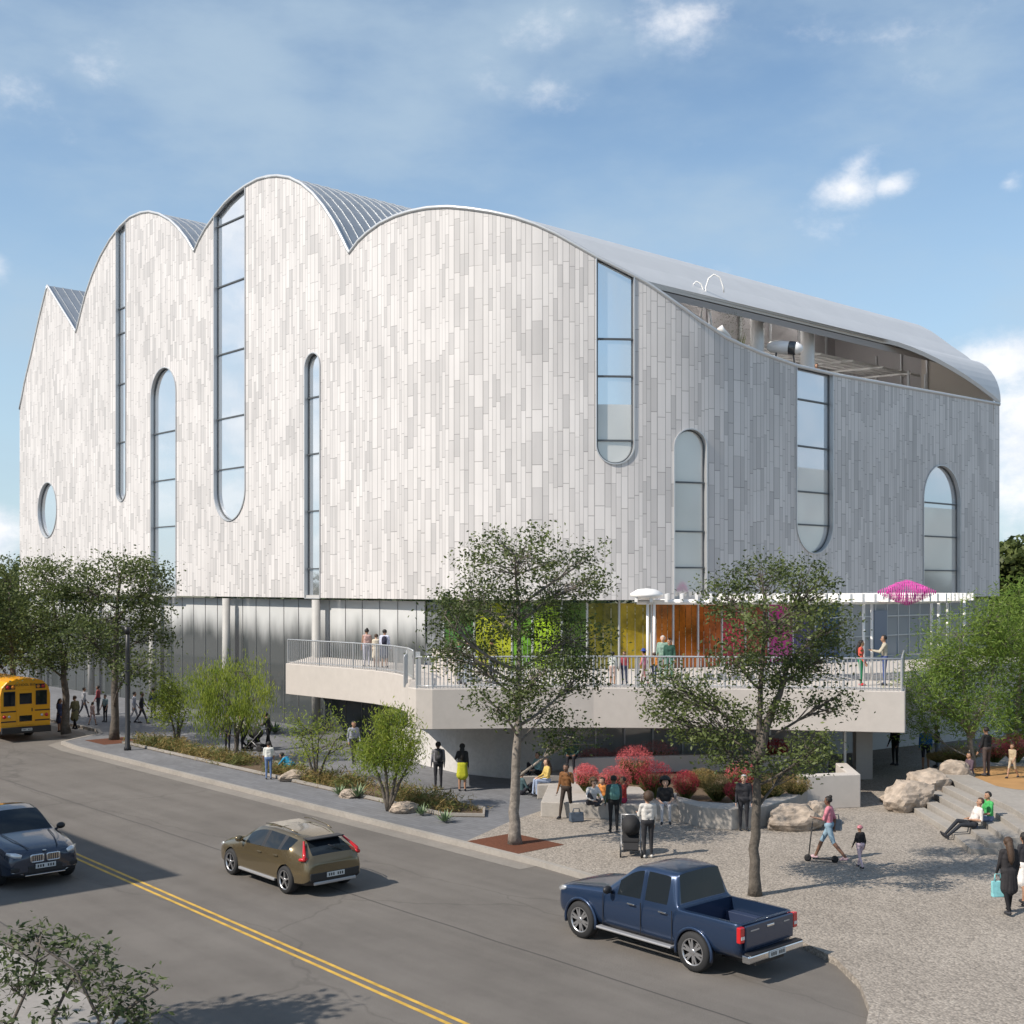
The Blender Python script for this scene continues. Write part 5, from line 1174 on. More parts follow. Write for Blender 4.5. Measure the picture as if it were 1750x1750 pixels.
mb.build('badge', M_SILV, tg)
mb = MB(); mb.obox((-2.68, 0, .50), (.09, 0, 0), (0, .86, 0), (0, 0, .075)); bp_ = mb.build('rear_bumper', M_CHROME, pk_, bevel=.03)
mb = MB(); mb.obox((-2.70, 0, .585), (.085, 0, 0), (0, .80, 0), (0, 0, .012)); mb.build('step_pad', M_TRIM, bp_)
plate(pk_, -2.78, 0, .50, -1)
mb = MB(); mb.obox((.82, 0, .34), (.02, 0, 0), (0, .02, 0), (0, 0, .02)); mb.box((-2.2, 0, .36), (.8, .9, .14)); mb.build('spare_wheel_carrier', M_TRIM, pk_)
mb = MB(); mb.obox((.45, .62, 1.36), (.44, 0, -.30), (0, .012, 0), (.02, 0, .03)); 
h0 = G(1003, 1604, 0); h1 = G(1183, 1656, 0); uvm = UV2((h0+h1)/2); pk_.location = W(uvm[0]+.09, uvm[1]+.80)

# --- dark blue SUV coming towards the camera
M_NAVY = mat('navy_paint', (.020, .032, .058), .25, metal=.4, coat=.9)
suv = thing('suv', 'dark navy coupe styled suv with twin kidney grille coming down the street', 'car', (0, 0, 0), ANG_U)
ST = [(2.40, sx(.70, .34, .55, .72, .68, .82, .52)), (2.30, sx(.86, .26, .60, .82, .82, .92, .64)), (2.05, sx(.94, .23, .64, .93, .89, 1.01, .74)), (1.50, sx(.98, .23, .66, 1.02, .92, 1.10, .78)), (1.05, sx(.985, .23, .68, 1.06, .93, 1.15, .78)), (.95, sx(.985, .23, .68, 1.07, .93, 1.17, .78)), (.55, sx(.985, .23, .70, 1.08, .93, 1.42, .72)), (.12, sx(.985, .23, .70, 1.09, .92, 1.62, .66)),
      (-.25, sx(.985, .23, .70, 1.10, .92, 1.68, .65)), (-.35, sx(.985, .23, .70, 1.10, .92, 1.685, .65)), (-1.1, sx(.985, .23, .70, 1.13, .91, 1.62, .62)), (-1.6, sx(.98, .25, .72, 1.15, .89, 1.48, .58)), (-2.25, sx(.94, .30, .74, 1.14, .84, 1.22, .60)), (-2.42, sx(.86, .36, .72, .95, .76, 1.02, .55))]
def sg_(i, j):
    if i in (5, 6) and j >= 6: return 1
    if j == 4 and i in (6, 7, 9, 10): return 2
    if i == 11 and j >= 6: return 3
    if j <= 1: return 4
    return 0
cutS = [(1.50, .86, .37, .42, .5), (1.50, -.86, .37, .42, .5), (-1.43, .86, .37, .42, .5), (-1.43, -.86, .37, .42, .5)]
me = car_body(ST, sg_, cutS)
split_body(me, {0: ('body', M_NAVY, None), 1: ('windscreen', M_CARGL, None), 2: ('side_window', M_CARGL, None), 3: ('rear_window', M_CARGL, None), 4: ('lower_cladding', M_TRIM, None)}, suv, cutS, 4)
for x in (1.50, -1.43):
    for s in (1, -1): wheel(suv, x, s*.86, .37, .27, s, 5, .72, True)
for s in (1, -1):
    mb = MB(); fr = [(2.395-.0*abs(a), s*(.055+.0)+s*.16+.155*math.cos(a)*1.0, .72+.10*math.sin(a)) for a in np.linspace(0, 2*math.pi, 20, endpoint=False)]
    fr = [(2.40, s*.20+max(-.155, min(.155, .2*math.cos(a))), .735+max(-.085, min(.085, .12*math.sin(a)))) for a in np.linspace(0, 2*math.pi, 28, endpoint=False)]
    mb.tube(fr, .020, 6, closed=True)
    for k in range(6): mb.box((2.40, s*.20-.115+.046*k, .735), (.03, .014, .15))
    mb.build('kidney_grille', M_CHROME, suv)
    mb = MB(); mb.tube([(2.33, s*.56, .80), (2.27, s*.70, .83), (2.12, s*.86, .88)], [.055, .075, .03], 10); hl = mb.build('headlight', M_CLEAR, suv)
    mb = MB(); mb.ball((2.30, s*.62, .80), (.06, .06, .055), 12, 8); mb.build('lamp_bulb', M_GLASS, hl)
    mirror(suv, .78, s*.93, 1.10, M_TRIM)
    mb = MB(); mb.obox((2.34, s*.66, .50), (.03, 0, 0), (0, .17, 0), (0, 0, .055)); mb.build('fog_lamp_bay', M_TRIM, suv, bevel=.02)
    mb = MB(); mb.tube([(2.37, s*.52, .36), (2.32, s*.80, .44)], .012, 5); mb.build('chrome_strip', M_CHROME, suv)
mb = MB(); mb.obox((2.375, 0, .47), (.04, 0, 0), (0, .42, 0), (0, 0, .09)); mb.build('lower_grille', M_TRIM, suv, bevel=.02)
mb = MB(); mb.obox((2.40, 0, .335), (.02, 0, 0), (0, .50, 0), (0, 0, .014)); mb.build('skid_plate', M_CHROME, suv, bevel=.006)
plate(suv, 2.43, .0, .545, 1)
mb = MB(); mb.lathe([(.045, 0), (.045, .012), (.03, .016)], 16, c=(2.335, 0, .895)); mb.build('bonnet_badge', M_PLATE, suv)
mb = MB()
for s in (1, -1): mb.tube([(2.25, s*.36, .965), (1.6, s*.52, 1.105), (1.0, s*.60, 1.165)], .012, 5)
mb.build('bonnet_crease', M_NAVY, suv)
fl = G(136, 1503, 0); uvm = UV2(fl); suv.location = W(uvm[0]-2.25, uvm[1]-.93)

# --- yellow school bus, seen from behind
M_BUS = mat('bus_yellow', (.80, .36, .008), .35, coat=.3, var=.05, scale=1.5)
bus = thing('school_bus', 'yellow school bus seen from behind waiting at the bus stop', 'bus', (0, 0, 0), HB)
BW, BH, BL = 1.20, 3.02, 10.5
def ring(x, k=1.0, dz=0.0): return [(x, -BW*k, .55), (x, -BW*k, 2.25+dz), (x, -BW*.93*k, 2.62+dz), (x, -BW*.72*k, 2.88+dz), (x, -BW*.4*k, 2.99+dz), (x, 0, 3.03+dz), (x, BW*.4*k, 2.99+dz), (x, BW*.72*k, 2.88+dz), (x, BW*.93*k, 2.62+dz), (x, BW*k, 2.25+dz), (x, BW*k, .55)]
mb = MB(); rings = [ring(0, .97, -.05), ring(.10), ring(BL-1.9), ring(BL-1.6, .97, -.05)]; n = 11; vs = [p for r in rings for p in r]
fs = [(i*n+j, i*n+(j+1) % n, (i+1)*n+(j+1) % n, (i+1)*n+j) for i in range(3) for j in range(n)]+[tuple(range(n)), tuple(3*n+j for j in range(n-1, -1, -1))]
mb.add(vs, fs); mb.box((BL-.9, 0, 1.05), (1.6, 2.0, 1.0)); mb.build('body', M_BUS, bus, bevel=.03)
def rearwin(name, y0, y1, z0, z1, x=-.012):
    mb = MB(); mb.box((x, (y0+y1)/2, (z0+z1)/2), (.03, y1-y0+.07, z1-z0+.07)); f = mb.build(name, M_TRIM, bus, bevel=.03)
    mb = MB(); mb.box((x-.016, (y0+y1)/2, (z0+z1)/2), (.012, y1-y0, z1-z0)); mb.build('pane', M_CARGL, f)
rearwin('rear_window', .52, 1.0, 1.75, 2.38); rearwin('rear_window', -1.0, -.52, 1.75, 2.38)
mb = MB(); mb.box((-.01, 0, 1.62), (.035, .82, 1.72)); dr = mb.build('emergency_door', M_BUS, bus, bevel=.02)
mb = MB(); mb.box((-.034, 0, 2.05), (.02, .58, .52)); mb.build('pane', M_CARGL, dr); mb = MB(); mb.box((-.034, 0, 1.10), (.02, .60, .28)); mb.build('lower_pane', M_CARGL, dr)
mb = MB(); mb.box((-.04, -.30, 1.5), (.03, .04, .16)); mb.build('door_handle', M_TRIM, dr)
mb = MB(); mb.box((-.09, 0, .56), (.20, 2.36, .30)); mb.build('rear_bumper', M_TRIM, bus, bevel=.03)
for z in (1.46, .98):
    mb = MB()
    for y0, y1 in ((-1.16, -.45), (.45, 1.16)): mb.box((-.012, (y0+y1)/2, z), (.025, y1-y0, .055))
    for s in (1, -1): mb.box((4.3, s*(BW+.006), z), (8.2, .02, .055))
    mb.build('rub_rail', M_TRIM, bus)
for s in (1, -1):
    mb = MB(); mb.box((-.006, s*.72, 2.62), (.03, .46, .22)); lp_ = mb.build('warning_light_panel', M_TRIM, bus, bevel=.03)
    for y, m in ((.60, mat('amber_lens', (.65, .22, .01), .2, coat=.5)), (.84, M_RED)):
        mb = MB(); mb.lathe([(.085, -.045), (.085, -.02)], 16, axis='x', c=(0, s*y, 2.62)); mb.build('warning_lens', m, lp_)
    mb = MB(); mb.lathe([(.085, -.05), (.085, .0)], 16, axis='x', c=(0, s*1.0, 1.22)); mb.build('tail_light', M_RED, bus)
    mb = MB(); mb.lathe([(.06, -.05), (.06, .0)], 16, axis='x', c=(0, s*.78, 1.22)); mb.build('reversing_light', M_CLEAR, bus)
    mb = MB(); mb.lathe([(.48, -.14), (.48, .14)], 24, axis='y', c=(2.4, s*1.02, .48)); w_ = mb.build('wheel', M_TYRE, bus); mb = MB(); mb.lathe([(.48, -.14), (.48, .14)], 24, axis='y', c=(BL-1.2, s*.98, .48)); mb.build('wheel', M_TYRE, bus)
    for k in range(9):
        mb = MB(); mb.box((.85+.86*k, s*(BW+.004), 2.02), (.70, .02, .60)); f = mb.build('side_window', M_TRIM, bus, bevel=.02); mb = MB(); mb.box((.85+.86*k, s*(BW+.016), 2.02), (.64, .012, .54)); mb.build('pane', M_CARGL, f)
plate(bus, -.20, .0, .58, -1)
cu = bpy.data.curves.new('lettering', 'FONT'); cu.body = 'SCHOOL BUS'; cu.size = .26; cu.align_x = 'CENTER'; cu.extrude = .004; cu.materials.append(M_TRIM)
lt = bpy.data.objects.new('tmp_lettering', cu); COL.objects.link(lt); dg = bpy.context.evaluated_depsgraph_get(); dg.update(); lm = bpy.data.meshes.new_from_object(lt.evaluated_get(dg)); bpy.data.objects.remove(lt); lm.name = 'lettering'
lt = bpy.data.objects.new('lettering', lm); COL.objects.link(lt); lt.parent = bus; lt.location = (-.012, 0, 2.66); lt.rotation_euler = (R(90), 0, R(-90)); lt.scale = (.62, .62, .62)
q = G(86, 1263, 0); uvm = UV2(q); bus.location = W(uvm[0], uvm[1]-1.2)
# ---------------------------------------------------------------- people
SKIN = {'l': (.50, .31, .22), 'm': (.34, .19, .12), 'd': (.16, .085, .055)}
HAIRC = {'k': (.012, .010, .009), 'b': (.05, .028, .016), 'g': (.48, .46, .44), 't': (.16, .09, .045)}
CM = {}
def cmat(c):
    c = tuple(c)
    if c not in CM: CM[c] = mat('cloth_%03d' % len(CM), c, .8, var=.16, scale=9, spec=.2)
    return CM[c]
def smat(k): return mat('skin_'+k, SKIN[k], .5, var=.06, scale=12)
M_EYE = mat('eye_dark', (.015, .012, .01), .3)
def capsule_mesh(bm_v, bm_f, a, b, ra, rb, n=12):
    a, b = Vector(a), Vector(b); d = b-a; L = d.length
    d = d/L if L > 1e-6 else Vector((0, 0, 1)); x = d.orthogonal().normalized(); y = d.cross(x); rows = []
    prof = [(-math.sin(t)*ra, math.cos(t)*ra) for t in (1.2, .8, .4, 0)]+[(L+math.sin(t)*rb, math.cos(t)*rb) for t in (0, .4, .8, 1.2)]
    o = len(bm_v); bm_v.append(a-d*ra)
    for h, r in prof:
        for j in range(n): t = 2*math.pi*j/n; bm_v.append(a+d*h+(x*math.cos(t)+y*math.sin(t))*r)
    bm_v.append(b+d*rb); k = len(prof)
    for j in range(n): bm_f.append((o, o+1+(j+1) % n, o+1+j)); bm_f.append((len(bm_v)-1, o+1+(k-1)*n+j, o+1+(k-1)*n+(j+1) % n))
    for i in range(k-1):
        for j in range(n): bm_f.append((o+1+i*n+j, o+1+i*n+(j+1) % n, o+1+(i+1)*n+(j+1) % n, o+1+(i+1)*n+j))
PPL = []
def remesh_now(caps, vox, name):
    v, f = [], []
    for c in caps: capsule_mesh(v, f, c[0], c[1], c[2], c[3])
    me = bpy.data.meshes.new(name); me.from_pydata([tuple(p) for p in v], [], f); me.update()
    o = bpy.data.objects.new(name, me); COL.objects.link(o)
    md = o.modifiers.new('r', 'REMESH'); md.mode = 'VOXEL'; md.voxel_size = vox; md.use_smooth_shade = True
    md = o.modifiers.new('s', 'SMOOTH'); md.factor = .5; md.iterations = 2
    return o
def person(label, pos, face, H=1.72, pose='stand', skin='m', hair='k', top=(.3, .3, .3), bottom=(.05, .05, .06), shoes=(.04, .04, .045), sleeves=1, legs='long', style='short', group=None, lean=0.0, look=0.0, stride=.0, arms=None, build=1.0, female=False, sit_h=.45, near=False, inner=None, hat=None):
    """face: heading in degrees, 0 = away from the camera, 90 = to the left, 180 = towards the camera, -90 = to the right"""
    k = H/1.75; Vv = lambda x, y, z: Vector((x, y, z))
    sw = .170 if female else .195; hp = .095
    pel = Vv(0, 0, .95); lf = math.radians(lean)
    J = {}
    seat = pose in ('sit', 'sit_ground', 'crouch', 'recline')
    if pose == 'sit': pel = Vv(0, 0, sit_h/k+.09)
    elif pose == 'recline': pel = Vv(0, 0, sit_h/k+.09); lf = math.radians(-22)
    elif pose == 'sit_ground': pel = Vv(0, 0, .10)
    elif pose == 'crouch': pel = Vv(0, -.10, .32); lf = math.radians(max(lean, 48))
    up = Vv(0, math.sin(lf), math.cos(lf)); fw = Vv(0, math.cos(lf), -math.sin(lf))
    def T(x, y, z): return pel+Vv(x, 0, 0)+fw*y+up*z
    caps = []   # a, b, ra, rb, zone
    tz_, bz = 'top', 'bottom'
    wst = .90 if female else 1.0
    caps += [(T(-.07, 0, .02), T(.07, 0, .02), .118*build, .118*build, bz), (T(-.055*wst, .0, .17), T(.055*wst, 0, .17), .105*build*wst, .105*build*wst, tz_), (T(-.075, .01, .33), T(.075, .01, .33), .108*build, .108*build, tz_), (T(-.07, 0, .10), T(-.08, .01, .38), .100*build*wst, .10*build, tz_), (T(.07, 0, .10), T(.08, .01, .38), .100*build*wst, .10*build, tz_), (T(-sw+.03, 0, .455), T(sw-.03, 0, .455), .066, .066, tz_), (T(-.06, 0, .42), T(.06, 0, .42), .10, .10, tz_)]
    nk = T(0, .0, .50); hd_ = T(0, .035, .655)
    lk = math.radians(look); hf = Vv(math.sin(-lk)*1.0, math.cos(lk)*math.cos(lf*.4), -math.sin(lf*.4)).normalized(); hu = Vv(0, math.sin(lf*.4), math.cos(lf*.4)); hr = hf.cross(hu).normalized()
    caps += [(nk-up*.04, hd_-hu*.04, .056, .052, 'skin'), (hd_+hf*-.012+hu*.035, hd_+hf*.012-hu*.02, .094, .084, 'skin'), (hd_+hf*.035-hu*.055, hd_+hf*.04-hu*.075, .058, .045, 'skin'), (hd_+hf*.088-hu*.005, hd_+hf*.105-hu*.03, .011, .014, 'skin'), (hd_+hr*.088-hu*.012, hd_+hr*.094+hu*.015-hf*.01, .015, .018, 'skin'), (hd_-hr*.088-hu*.012, hd_-hr*.094+hu*.015-hf*.01, .015, .018, 'skin')]
    # legs
    hipL, hipR = pel+Vv(-hp, 0, -.02), pel+Vv(hp, 0, -.02); lz = {'long': (bz, bz), 'shorts': (bz, 'skin'), 'bare': ('skin', 'skin'), 'skirt': ('skin', 'skin'), 'tights': ('tights', 'tights')}[legs]
    feet = []
    for s, hip in ((-1, hipL), (1, hipR)):
        if pose in ('stand', 'walk', 'push', 'reach'):
            st_ = stride*s; kn = Vv(s*.098, st_*.24+.015+abs(st_)*.03, .51); an = Vv(s*.10, st_*.52-(.10 if st_ < 0 else 0)*abs(stride), .085+(.09*abs(stride) if st_ < 0 else 0)); tip_ = an+Vv(s*.02, .15, -.045 if st_ >= 0 else -.07)
        elif pose == 'sit': kn = pel+Vv(s*.11, .44, .02); an = Vv(s*.12, pel.y+.47+.03*s, max(.085, pel.z-.46)); tip_ = an+Vv(s*.02, .16, -.04)
        elif pose == 'recline': kn = pel+Vv(s*.11, .40, .03+.04*s); an = Vv(s*.10, pel.y+.80, .10-.0*s); tip_ = an+Vv(0, .10, .10)
        elif pose == 'sit_ground': kn = pel+Vv(s*.26, .30, .12+(.2 if s > 0 else 0)); an = pel+Vv(-s*.02+(.1*s if s > 0 else 0), .40, -.02); tip_ = an+Vv(-s*.10, .08, -.01)
        else: kn = Vv(s*.14, .26, .40); an = Vv(s*.12, -.02, .09); tip_ = an+Vv(s*.02, .16, -.05)
        caps += [(hip, kn, .088*build, .058, lz[0]), (kn, kn.lerp(an, .35), .056, .054, lz[1]), (kn.lerp(an, .30), an, .055, .038, lz[1])]
        caps += [(an+Vv(0, -.035, -.035), an.lerp(tip_, .5)+Vv(0, 0, -.01), .040, .042, 'shoes'), (an.lerp(tip_, .4), tip_, .042, .030, 'shoes')]
    # arms
    shL, shR = T(-sw, 0, .45), T(sw, 0, .45)
    default = {'stand': ((-.03, .03, -.29), (-.01, .13, -.25)), 'walk': ((-.04, -.10, -.28), (.0, .10, -.25)), 'push': ((-.02, .10, -.27), (.05, .24, .02)), 'sit': ((-.05, .08, -.27), (.10, .22, -.06)), 'recline': ((-.06, .02, -.28), (.12, .22, .0)), 'sit_ground': ((-.08, .10, -.26), (.10, .22, -.05)), 'crouch': ((-.05, .18, -.22), (.02, .18, -.17)), 'reach': ((-.05, .16, -.24), (.06, .24, .04)), 'phone': ((-.03, .05, -.28), (.06, .22, .12)), 'up': ((-.08, .08, -.24), (.10, .05, .22)), 'hips': ((-.13, -.04, -.24), (.14, .06, -.16)), 'back': ((-.08, -.12, -.24), (.06, -.10, -.22)), 'push2': ((.0, .14, -.24), (.02, .25, .0))}
    armL = (arms[0] if arms else pose); armR = (arms[1] if arms else pose)
    for s, sh, am in ((-1, shL, armL), (1, shR, armR)):
        e, w = default.get(am, default['stand']); sg = .0
        if am == 'walk': yy = -s*stride; e = (-.03, yy*.14, -.28); w = (.01, yy*.12+.10, -.23)
        el = sh+Vv(-s*-1*(-e[0]) if False else s*(-e[0]), 0, 0)+Vv(0, e[1], e[2]); wr = el+Vv(s*(-w[0]), w[1], w[2])
        z1, z2 = (tz_, tz_) if sleeves == 1 else (tz_, 'skin') if sleeves == .5 else ('skin', 'skin')
        caps += [(sh+Vv(-s*.01, 0, 0), el, .057*build, .043, z1), (el, wr, .043, .029, z2)]
        dv = (wr-el).normalized(); sd = dv.cross(Vv(0, 1, 0) if abs(dv.y) < .8 else Vv(0, 0, 1)).normalized()
        if abs(dv.z) > .6: sd = Vv(0, 1, 0)
        pn = dv.cross(sd).normalized(); pm = wr+dv*.055
        caps += [(wr, wr+dv*.03, .026, .028, 'skin'), (wr+dv*.03+sd*-.022, pm+dv*.03+sd*-.026, .016, .015, 'skin'), (wr+dv*.03+sd*.022, pm+dv*.03+sd*.026, .016, .015, 'skin'), (wr+dv*.03, pm+dv*.03, .018, .016, 'skin')]
        for q, ln in ((-.034, .062), (-.0115, .076), (.0115, .080), (.034, .070)):
            r0_ = pm+dv*.03+sd*q; m_ = r0_+dv*ln*.55+sd*q*.25; caps += [(r0_, m_, .0098, .009, 'skin'), (m_, m_+dv*ln*.40+pn*s*.018, .009, .0075, 'skin')]
        th0 = wr+dv*.03+sd*.03; th1 = th0+dv*.035+sd*.03; caps += [(th0, th1, .012, .010, 'skin'), (th1, th1+dv*.035+sd*.006, .010, .008, 'skin')]
    if legs == 'skirt' or inner == 'dress':
        zz = bz if inner != 'dress' else tz_
        if pose in ('stand', 'walk', 'push', 'reach'): caps += [(pel+Vv(-.05, 0, 0), Vv(-.07, stride*.06, .58), .125, .15, zz), (pel+Vv(.05, 0, 0), Vv(.07, stride*.06, .58), .125, .15, zz), (pel, Vv(0, 0, .55), .13, .15, zz)]
    caps = [(a*k, b*k, ra*k, rb*k, z) for a, b, ra, rb, z in caps]
    th = thing('person', label, 'person', pos, R(face), group)
    vox = .0125 if near else .019
    o = remesh_now(caps, vox, 'body')
    # hair
    hc = hd_*k; hv = MB(); sz = {'short': .104, 'long': .106, 'afro': .175, 'curly': .150, 'bun': .104, 'bald': 0, 'pony': .104, 'helmet': .125, 'hatb': .104}[style]*k
    if sz:
        bmh = bmesh.new(); bmesh.ops.create_icosphere(bmh, subdivisions=3, radius=1.0); up_ = hu; cc = hc-hf*.016*k+hu*.030*k
        if style in ('afro', 'curly'): cc = hc-hf*.045*k+hu*.055*k
        rm = []
        rng = random.Random(len(PPL))
        for v in bmh.verts:
            d = v.co.copy(); w_ = hr*d.x+hf*d.y+hu*d.z
            j = (mnoise(d*4)*.10+mnoise(d*9)*.06) if style in ('afro', 'curly') else mnoise(d*5)*.03
            v.co = cc+w_*sz*(1+j); lim = .35 if style in ('short', 'hatb') else .45
            if d.y > lim and d.z < (.45 if style not in ('afro', 'curly') else .22) or (d.z < -.62 and style in ('short', 'bun', 'pony', 'hatb')) or (style == 'helmet' and d.z < -.25): rm.append(v)
        bmesh.ops.delete(bmh, geom=rm, context='VERTS')
        hm = bpy.data.meshes.new('hair'); bmh.to_mesh(hm); bmh.free(); hm.polygons.foreach_set('use_smooth', [True]*len(hm.polygons))
        hm.materials.append(mat('hair_'+hair, HAIRC[hair], .7, var=.3, scale=30) if style != 'helmet' else cmat(hat))
        ho = bpy.data.objects.new('helmet' if style == 'helmet' else 'hair', hm); COL.objects.link(ho); ho.parent = th
        md = ho.modifiers.new('t', 'SOLIDIFY'); md.thickness = .012*k; md.offset = -1
        if style in ('long', 'pony', 'bun'):
            hb = MB()
            if style == 'long':
                hb.tube([hc-hf*.06*k+hu*.05*k, hc-hf*.085*k-hu*.08*k, (T(0, -.10, .45))*k, (T(0, -.125, .28))*k, (T(0, -.12, .18))*k], [.07*k, .085*k, .085*k, .065*k, .015*k], 10)
            elif style == 'pony': hb.tube([hc-hf*.10*k+hu*.05*k, hc-hf*.15*k-hu*.02*k, hc-hf*.12*k-hu*.16*k], [.03*k, .04*k, .012*k], 8)
            else: hb.ball(hc-hf*.07*k+hu*.12*k, .05*k, 10, 7)
            q = hb.build('hair_length', mat('hair_'+hair, HAIRC[hair], .7), ho)
    if hat and style == 'hatb':
        hb = MB(); c = hc+hu*.09*k; hb.lathe([(.17*k, -.01), (.175*k, 0), (.10*k, .012), (.095*k, .07), (.06*k, .09)], 18, c=c); hb.build('hat', cmat(hat), th)
    mats = {'skin': smat(skin), 'top': cmat(top), 'bottom': cmat(bottom), 'shoes': cmat(shoes), 'tights': cmat((.012, .012, .014)), 'eye': M_EYE}
    PPL.append((th, o, caps, mats, [(hd_+hf*.083+hr*.032+hu*.008)*k, (hd_+hf*.083-hr*.032+hu*.008)*k], k))
    return th, (lambda x, y, z: Matrix.Rotation(R(face), 4, 'Z') @ (T(x, y, z)*k)+Vector(pos)), k
def finish_people():
    dg = bpy.context.evaluated_depsgraph_get(); dg.update()
    for th, o, caps, mats, eyes, k in PPL:
        me = bpy.data.meshes.new_from_object(o.evaluated_get(dg)); old = o.data; me.name = 'body'
        n = len(me.polygons); C = np.empty(n*3); me.polygons.foreach_get('center', C); C = C.reshape(-1, 3)
        best = np.full(n, 1e9); idx = np.zeros(n, dtype=np.int32); zl = list(mats.keys())
        for a, b, ra, rb, z in caps:
            a_, b_ = np.array(a), np.array(b); d = b_-a_; L2 = max(1e-9, d@d); t = np.clip((C-a_)@d/L2, 0, 1)
            ds = np.linalg.norm(C-a_-t[:, None]*d, axis=1)-(ra+(rb-ra)*t); m = ds < best; best[m] = ds[m]; idx[m] = zl.index(z)
        for e in eyes: idx[np.linalg.norm(C-np.array(e), axis=1) < .016*k] = zl.index('eye')
        me.materials.clear()
        for z in zl: me.materials.append(mats[z])
        me.polygons.foreach_set('material_index', idx); me.polygons.foreach_set('use_smooth', [True]*n)
        o.modifiers.clear(); o.data = me; o.name = 'body'; o.parent = th; bpy.data.meshes.remove(old)
def backpack(label, at, face, c, s=1.0):
    mb = MB(); mb.lathe([(.03*s, -.22*s), (.13*s, -.20*s), (.15*s, -.05*s), (.14*s, .12*s), (.09*s, .22*s), (.02*s, .24*s)], 14, sx=1.0, sy=.62)
    mb.lathe([(.02*s, -.15*s), (.09*s, -.13*s), (.09*s, -.01*s), (.02*s, .01*s)], 12, c=(0, -.075*s, 0), sx=1, sy=.6)
    for q in (-1, 1): mb.tube([(q*.08*s, .06*s, .20*s), (q*.09*s, .16*s, .22*s), (q*.10*s, .26*s, .12*s), (q*.10*s, .24*s, -.05*s), (q*.09*s, .08*s, -.16*s)], .014*s, 6)
    o = mb.build('backpack', cmat(c), loc=at, rz=R(face)); tag(o, label, 'backpack'); return o
def bag(label, at, face, c, w=.36, h=.40, d=.14, cat='bag', name='tote_bag'):
    th = thing(name, label, cat, at, R(face)); mb = MB()
    vs = [(-w*.46, -d*.5, -h), (w*.46, -d*.5, -h), (w*.46, d*.5, -h), (-w*.46, d*.5, -h), (-w*.5, -d*.2, 0), (w*.5, -d*.2, 0), (w*.5, d*.2, 0), (-w*.5, d*.2, 0)]
    mb.add(vs, [(3, 2, 1, 0), (4, 5, 6, 7), (0, 1, 5, 4), (1, 2, 6, 5), (2, 3, 7, 6), (3, 0, 4, 7)]); mb.build('pouch', cmat(c), th, bevel=.02)
    mb = MB()
    for y in (-d*.2, d*.2): mb.tube([(-w*.25, y, 0), (-w*.2, 0, h*.42), (w*.2, 0, h*.42), (w*.25, y, 0)], .012, 6)
    mb.build('strap', cmat(c), th); return th
GR = G
PZ = .14
def pp(px, py, z=PZ): return G(px, py, z)
A, B_ = 'people on the plaza', 'people by the bus stop'
# bus stop
person('person in a dark blue dress beside the school bus', pp(102, 1251), -100, 1.7, 'stand', 'm', 'k', (.03, .04, .09), (.03, .04, .09), female=True, inner='dress', style='long', legs='bare', group=B_)
person('person in an olive coat by the trunk near the bus', pp(128, 1247), 60, 1.75, 'walk', 'm', 'b', (.14, .13, .07), (.05, .045, .04), stride=.4, inner='dress', style='short', legs='tights', group=B_)
person('small child in pink and white near the bus stop', pp(158, 1240), -20, 1.25, 'walk', 'm', 'k', (.60, .42, .40), (.55, .4, .4), stride=.5, sleeves=.5, legs='shorts', style='pony', female=True, group=B_)
person('person in a grey teal top beyond the mulch pit', pp(180, 1234), 150, 1.5, 'stand', 'm', 'k', (.20, .27, .28), (.02, .02, .025), sleeves=.5, group=B_)
person('person in a pale shirt walking behind the street lamp', pp(229, 1236), -70, 1.7, 'walk', 'm', 'k', (.45, .45, .50), (.40, .38, .40), stride=.5, group=B_)
person('person in dark clothes walking right of the street lamp', pp(242, 1237), -80, 1.7, 'walk', 'd', 'k', (.03, .03, .035), (.03, .03, .04), stride=.6, group=B_)
# around the planting bed
person('person in black under the weeping tree', pp(389, 1285), 150, 1.72, 'stand', 'm', 'k', (.02, .02, .025), (.02, .02, .03), group=A)
person('person in a cream top and black trousers by the weeping tree', pp(410, 1283), -150, 1.7, 'reach', 'l', 'b', (.62, .58, .50), (.025, .025, .03), female=True, style='long', group=A)
person('person in a black jacket talking behind the weeping tree', pp(423, 1281), 110, 1.7, 'hips', 'd', 'k', (.02, .02, .02), (.03, .03, .035), group=A, arms=('hips', 'stand'))
person('person in dark clothes leaning over a stroller on the plaza', pp(459, 1282), 70, 1.72, 'push', 'm', 'k', (.03, .03, .03), (.02, .02, .022), lean=10, stride=.4, group=A)
person('child in a white shirt and blue jeans at the planting bed', pp(459, 1332), 10, 1.45, 'stand', 'm', 'k', (.66, .66, .62), (.12, .18, .32), sleeves=.5, group=A)
person('person in a bright blue shirt crouching at the planting bed', pp(497, 1322), 75, 1.65, 'crouch', 'm', 'k', (.03, .25, .42), (.02, .12, .13), sleeves=.5, group=A)
person('person in a grey shirt walking behind the airy tree', pp(604, 1305), -150, 1.78, 'walk', 'm', 'k', (.30, .31, .36), (.03, .03, .04), stride=.4, group=A)
t, f, k = person('person with a dark backpack standing left of the slim trunk', pp(749, 1350), 10, 1.75, 'stand', 'd', 'k', (.20, .20, .22), (.03, .03, .035), group=A)
backpack('dark grey backpack worn beside the person in yellow and black', f(0, -.17, .32), 10, (.05, .05, .055))
t, f, k = person('person in a black top and yellow green skirt raising one hand', pp(790, 1352), 0, 1.72, 'stand', 'm', 'k', (.03, .03, .03), (.40, .40, .03), female=True, style='long', legs='skirt', inner=None, arms=('up', 'stand'), group=A)
person('tall person in a white shirt and blue jeans under the terrace', pp(823, 1320), -10, 1.85, 'stand', 'm', 'k', (.58, .54, .50), (.035, .05, .11), style='short', group=A)
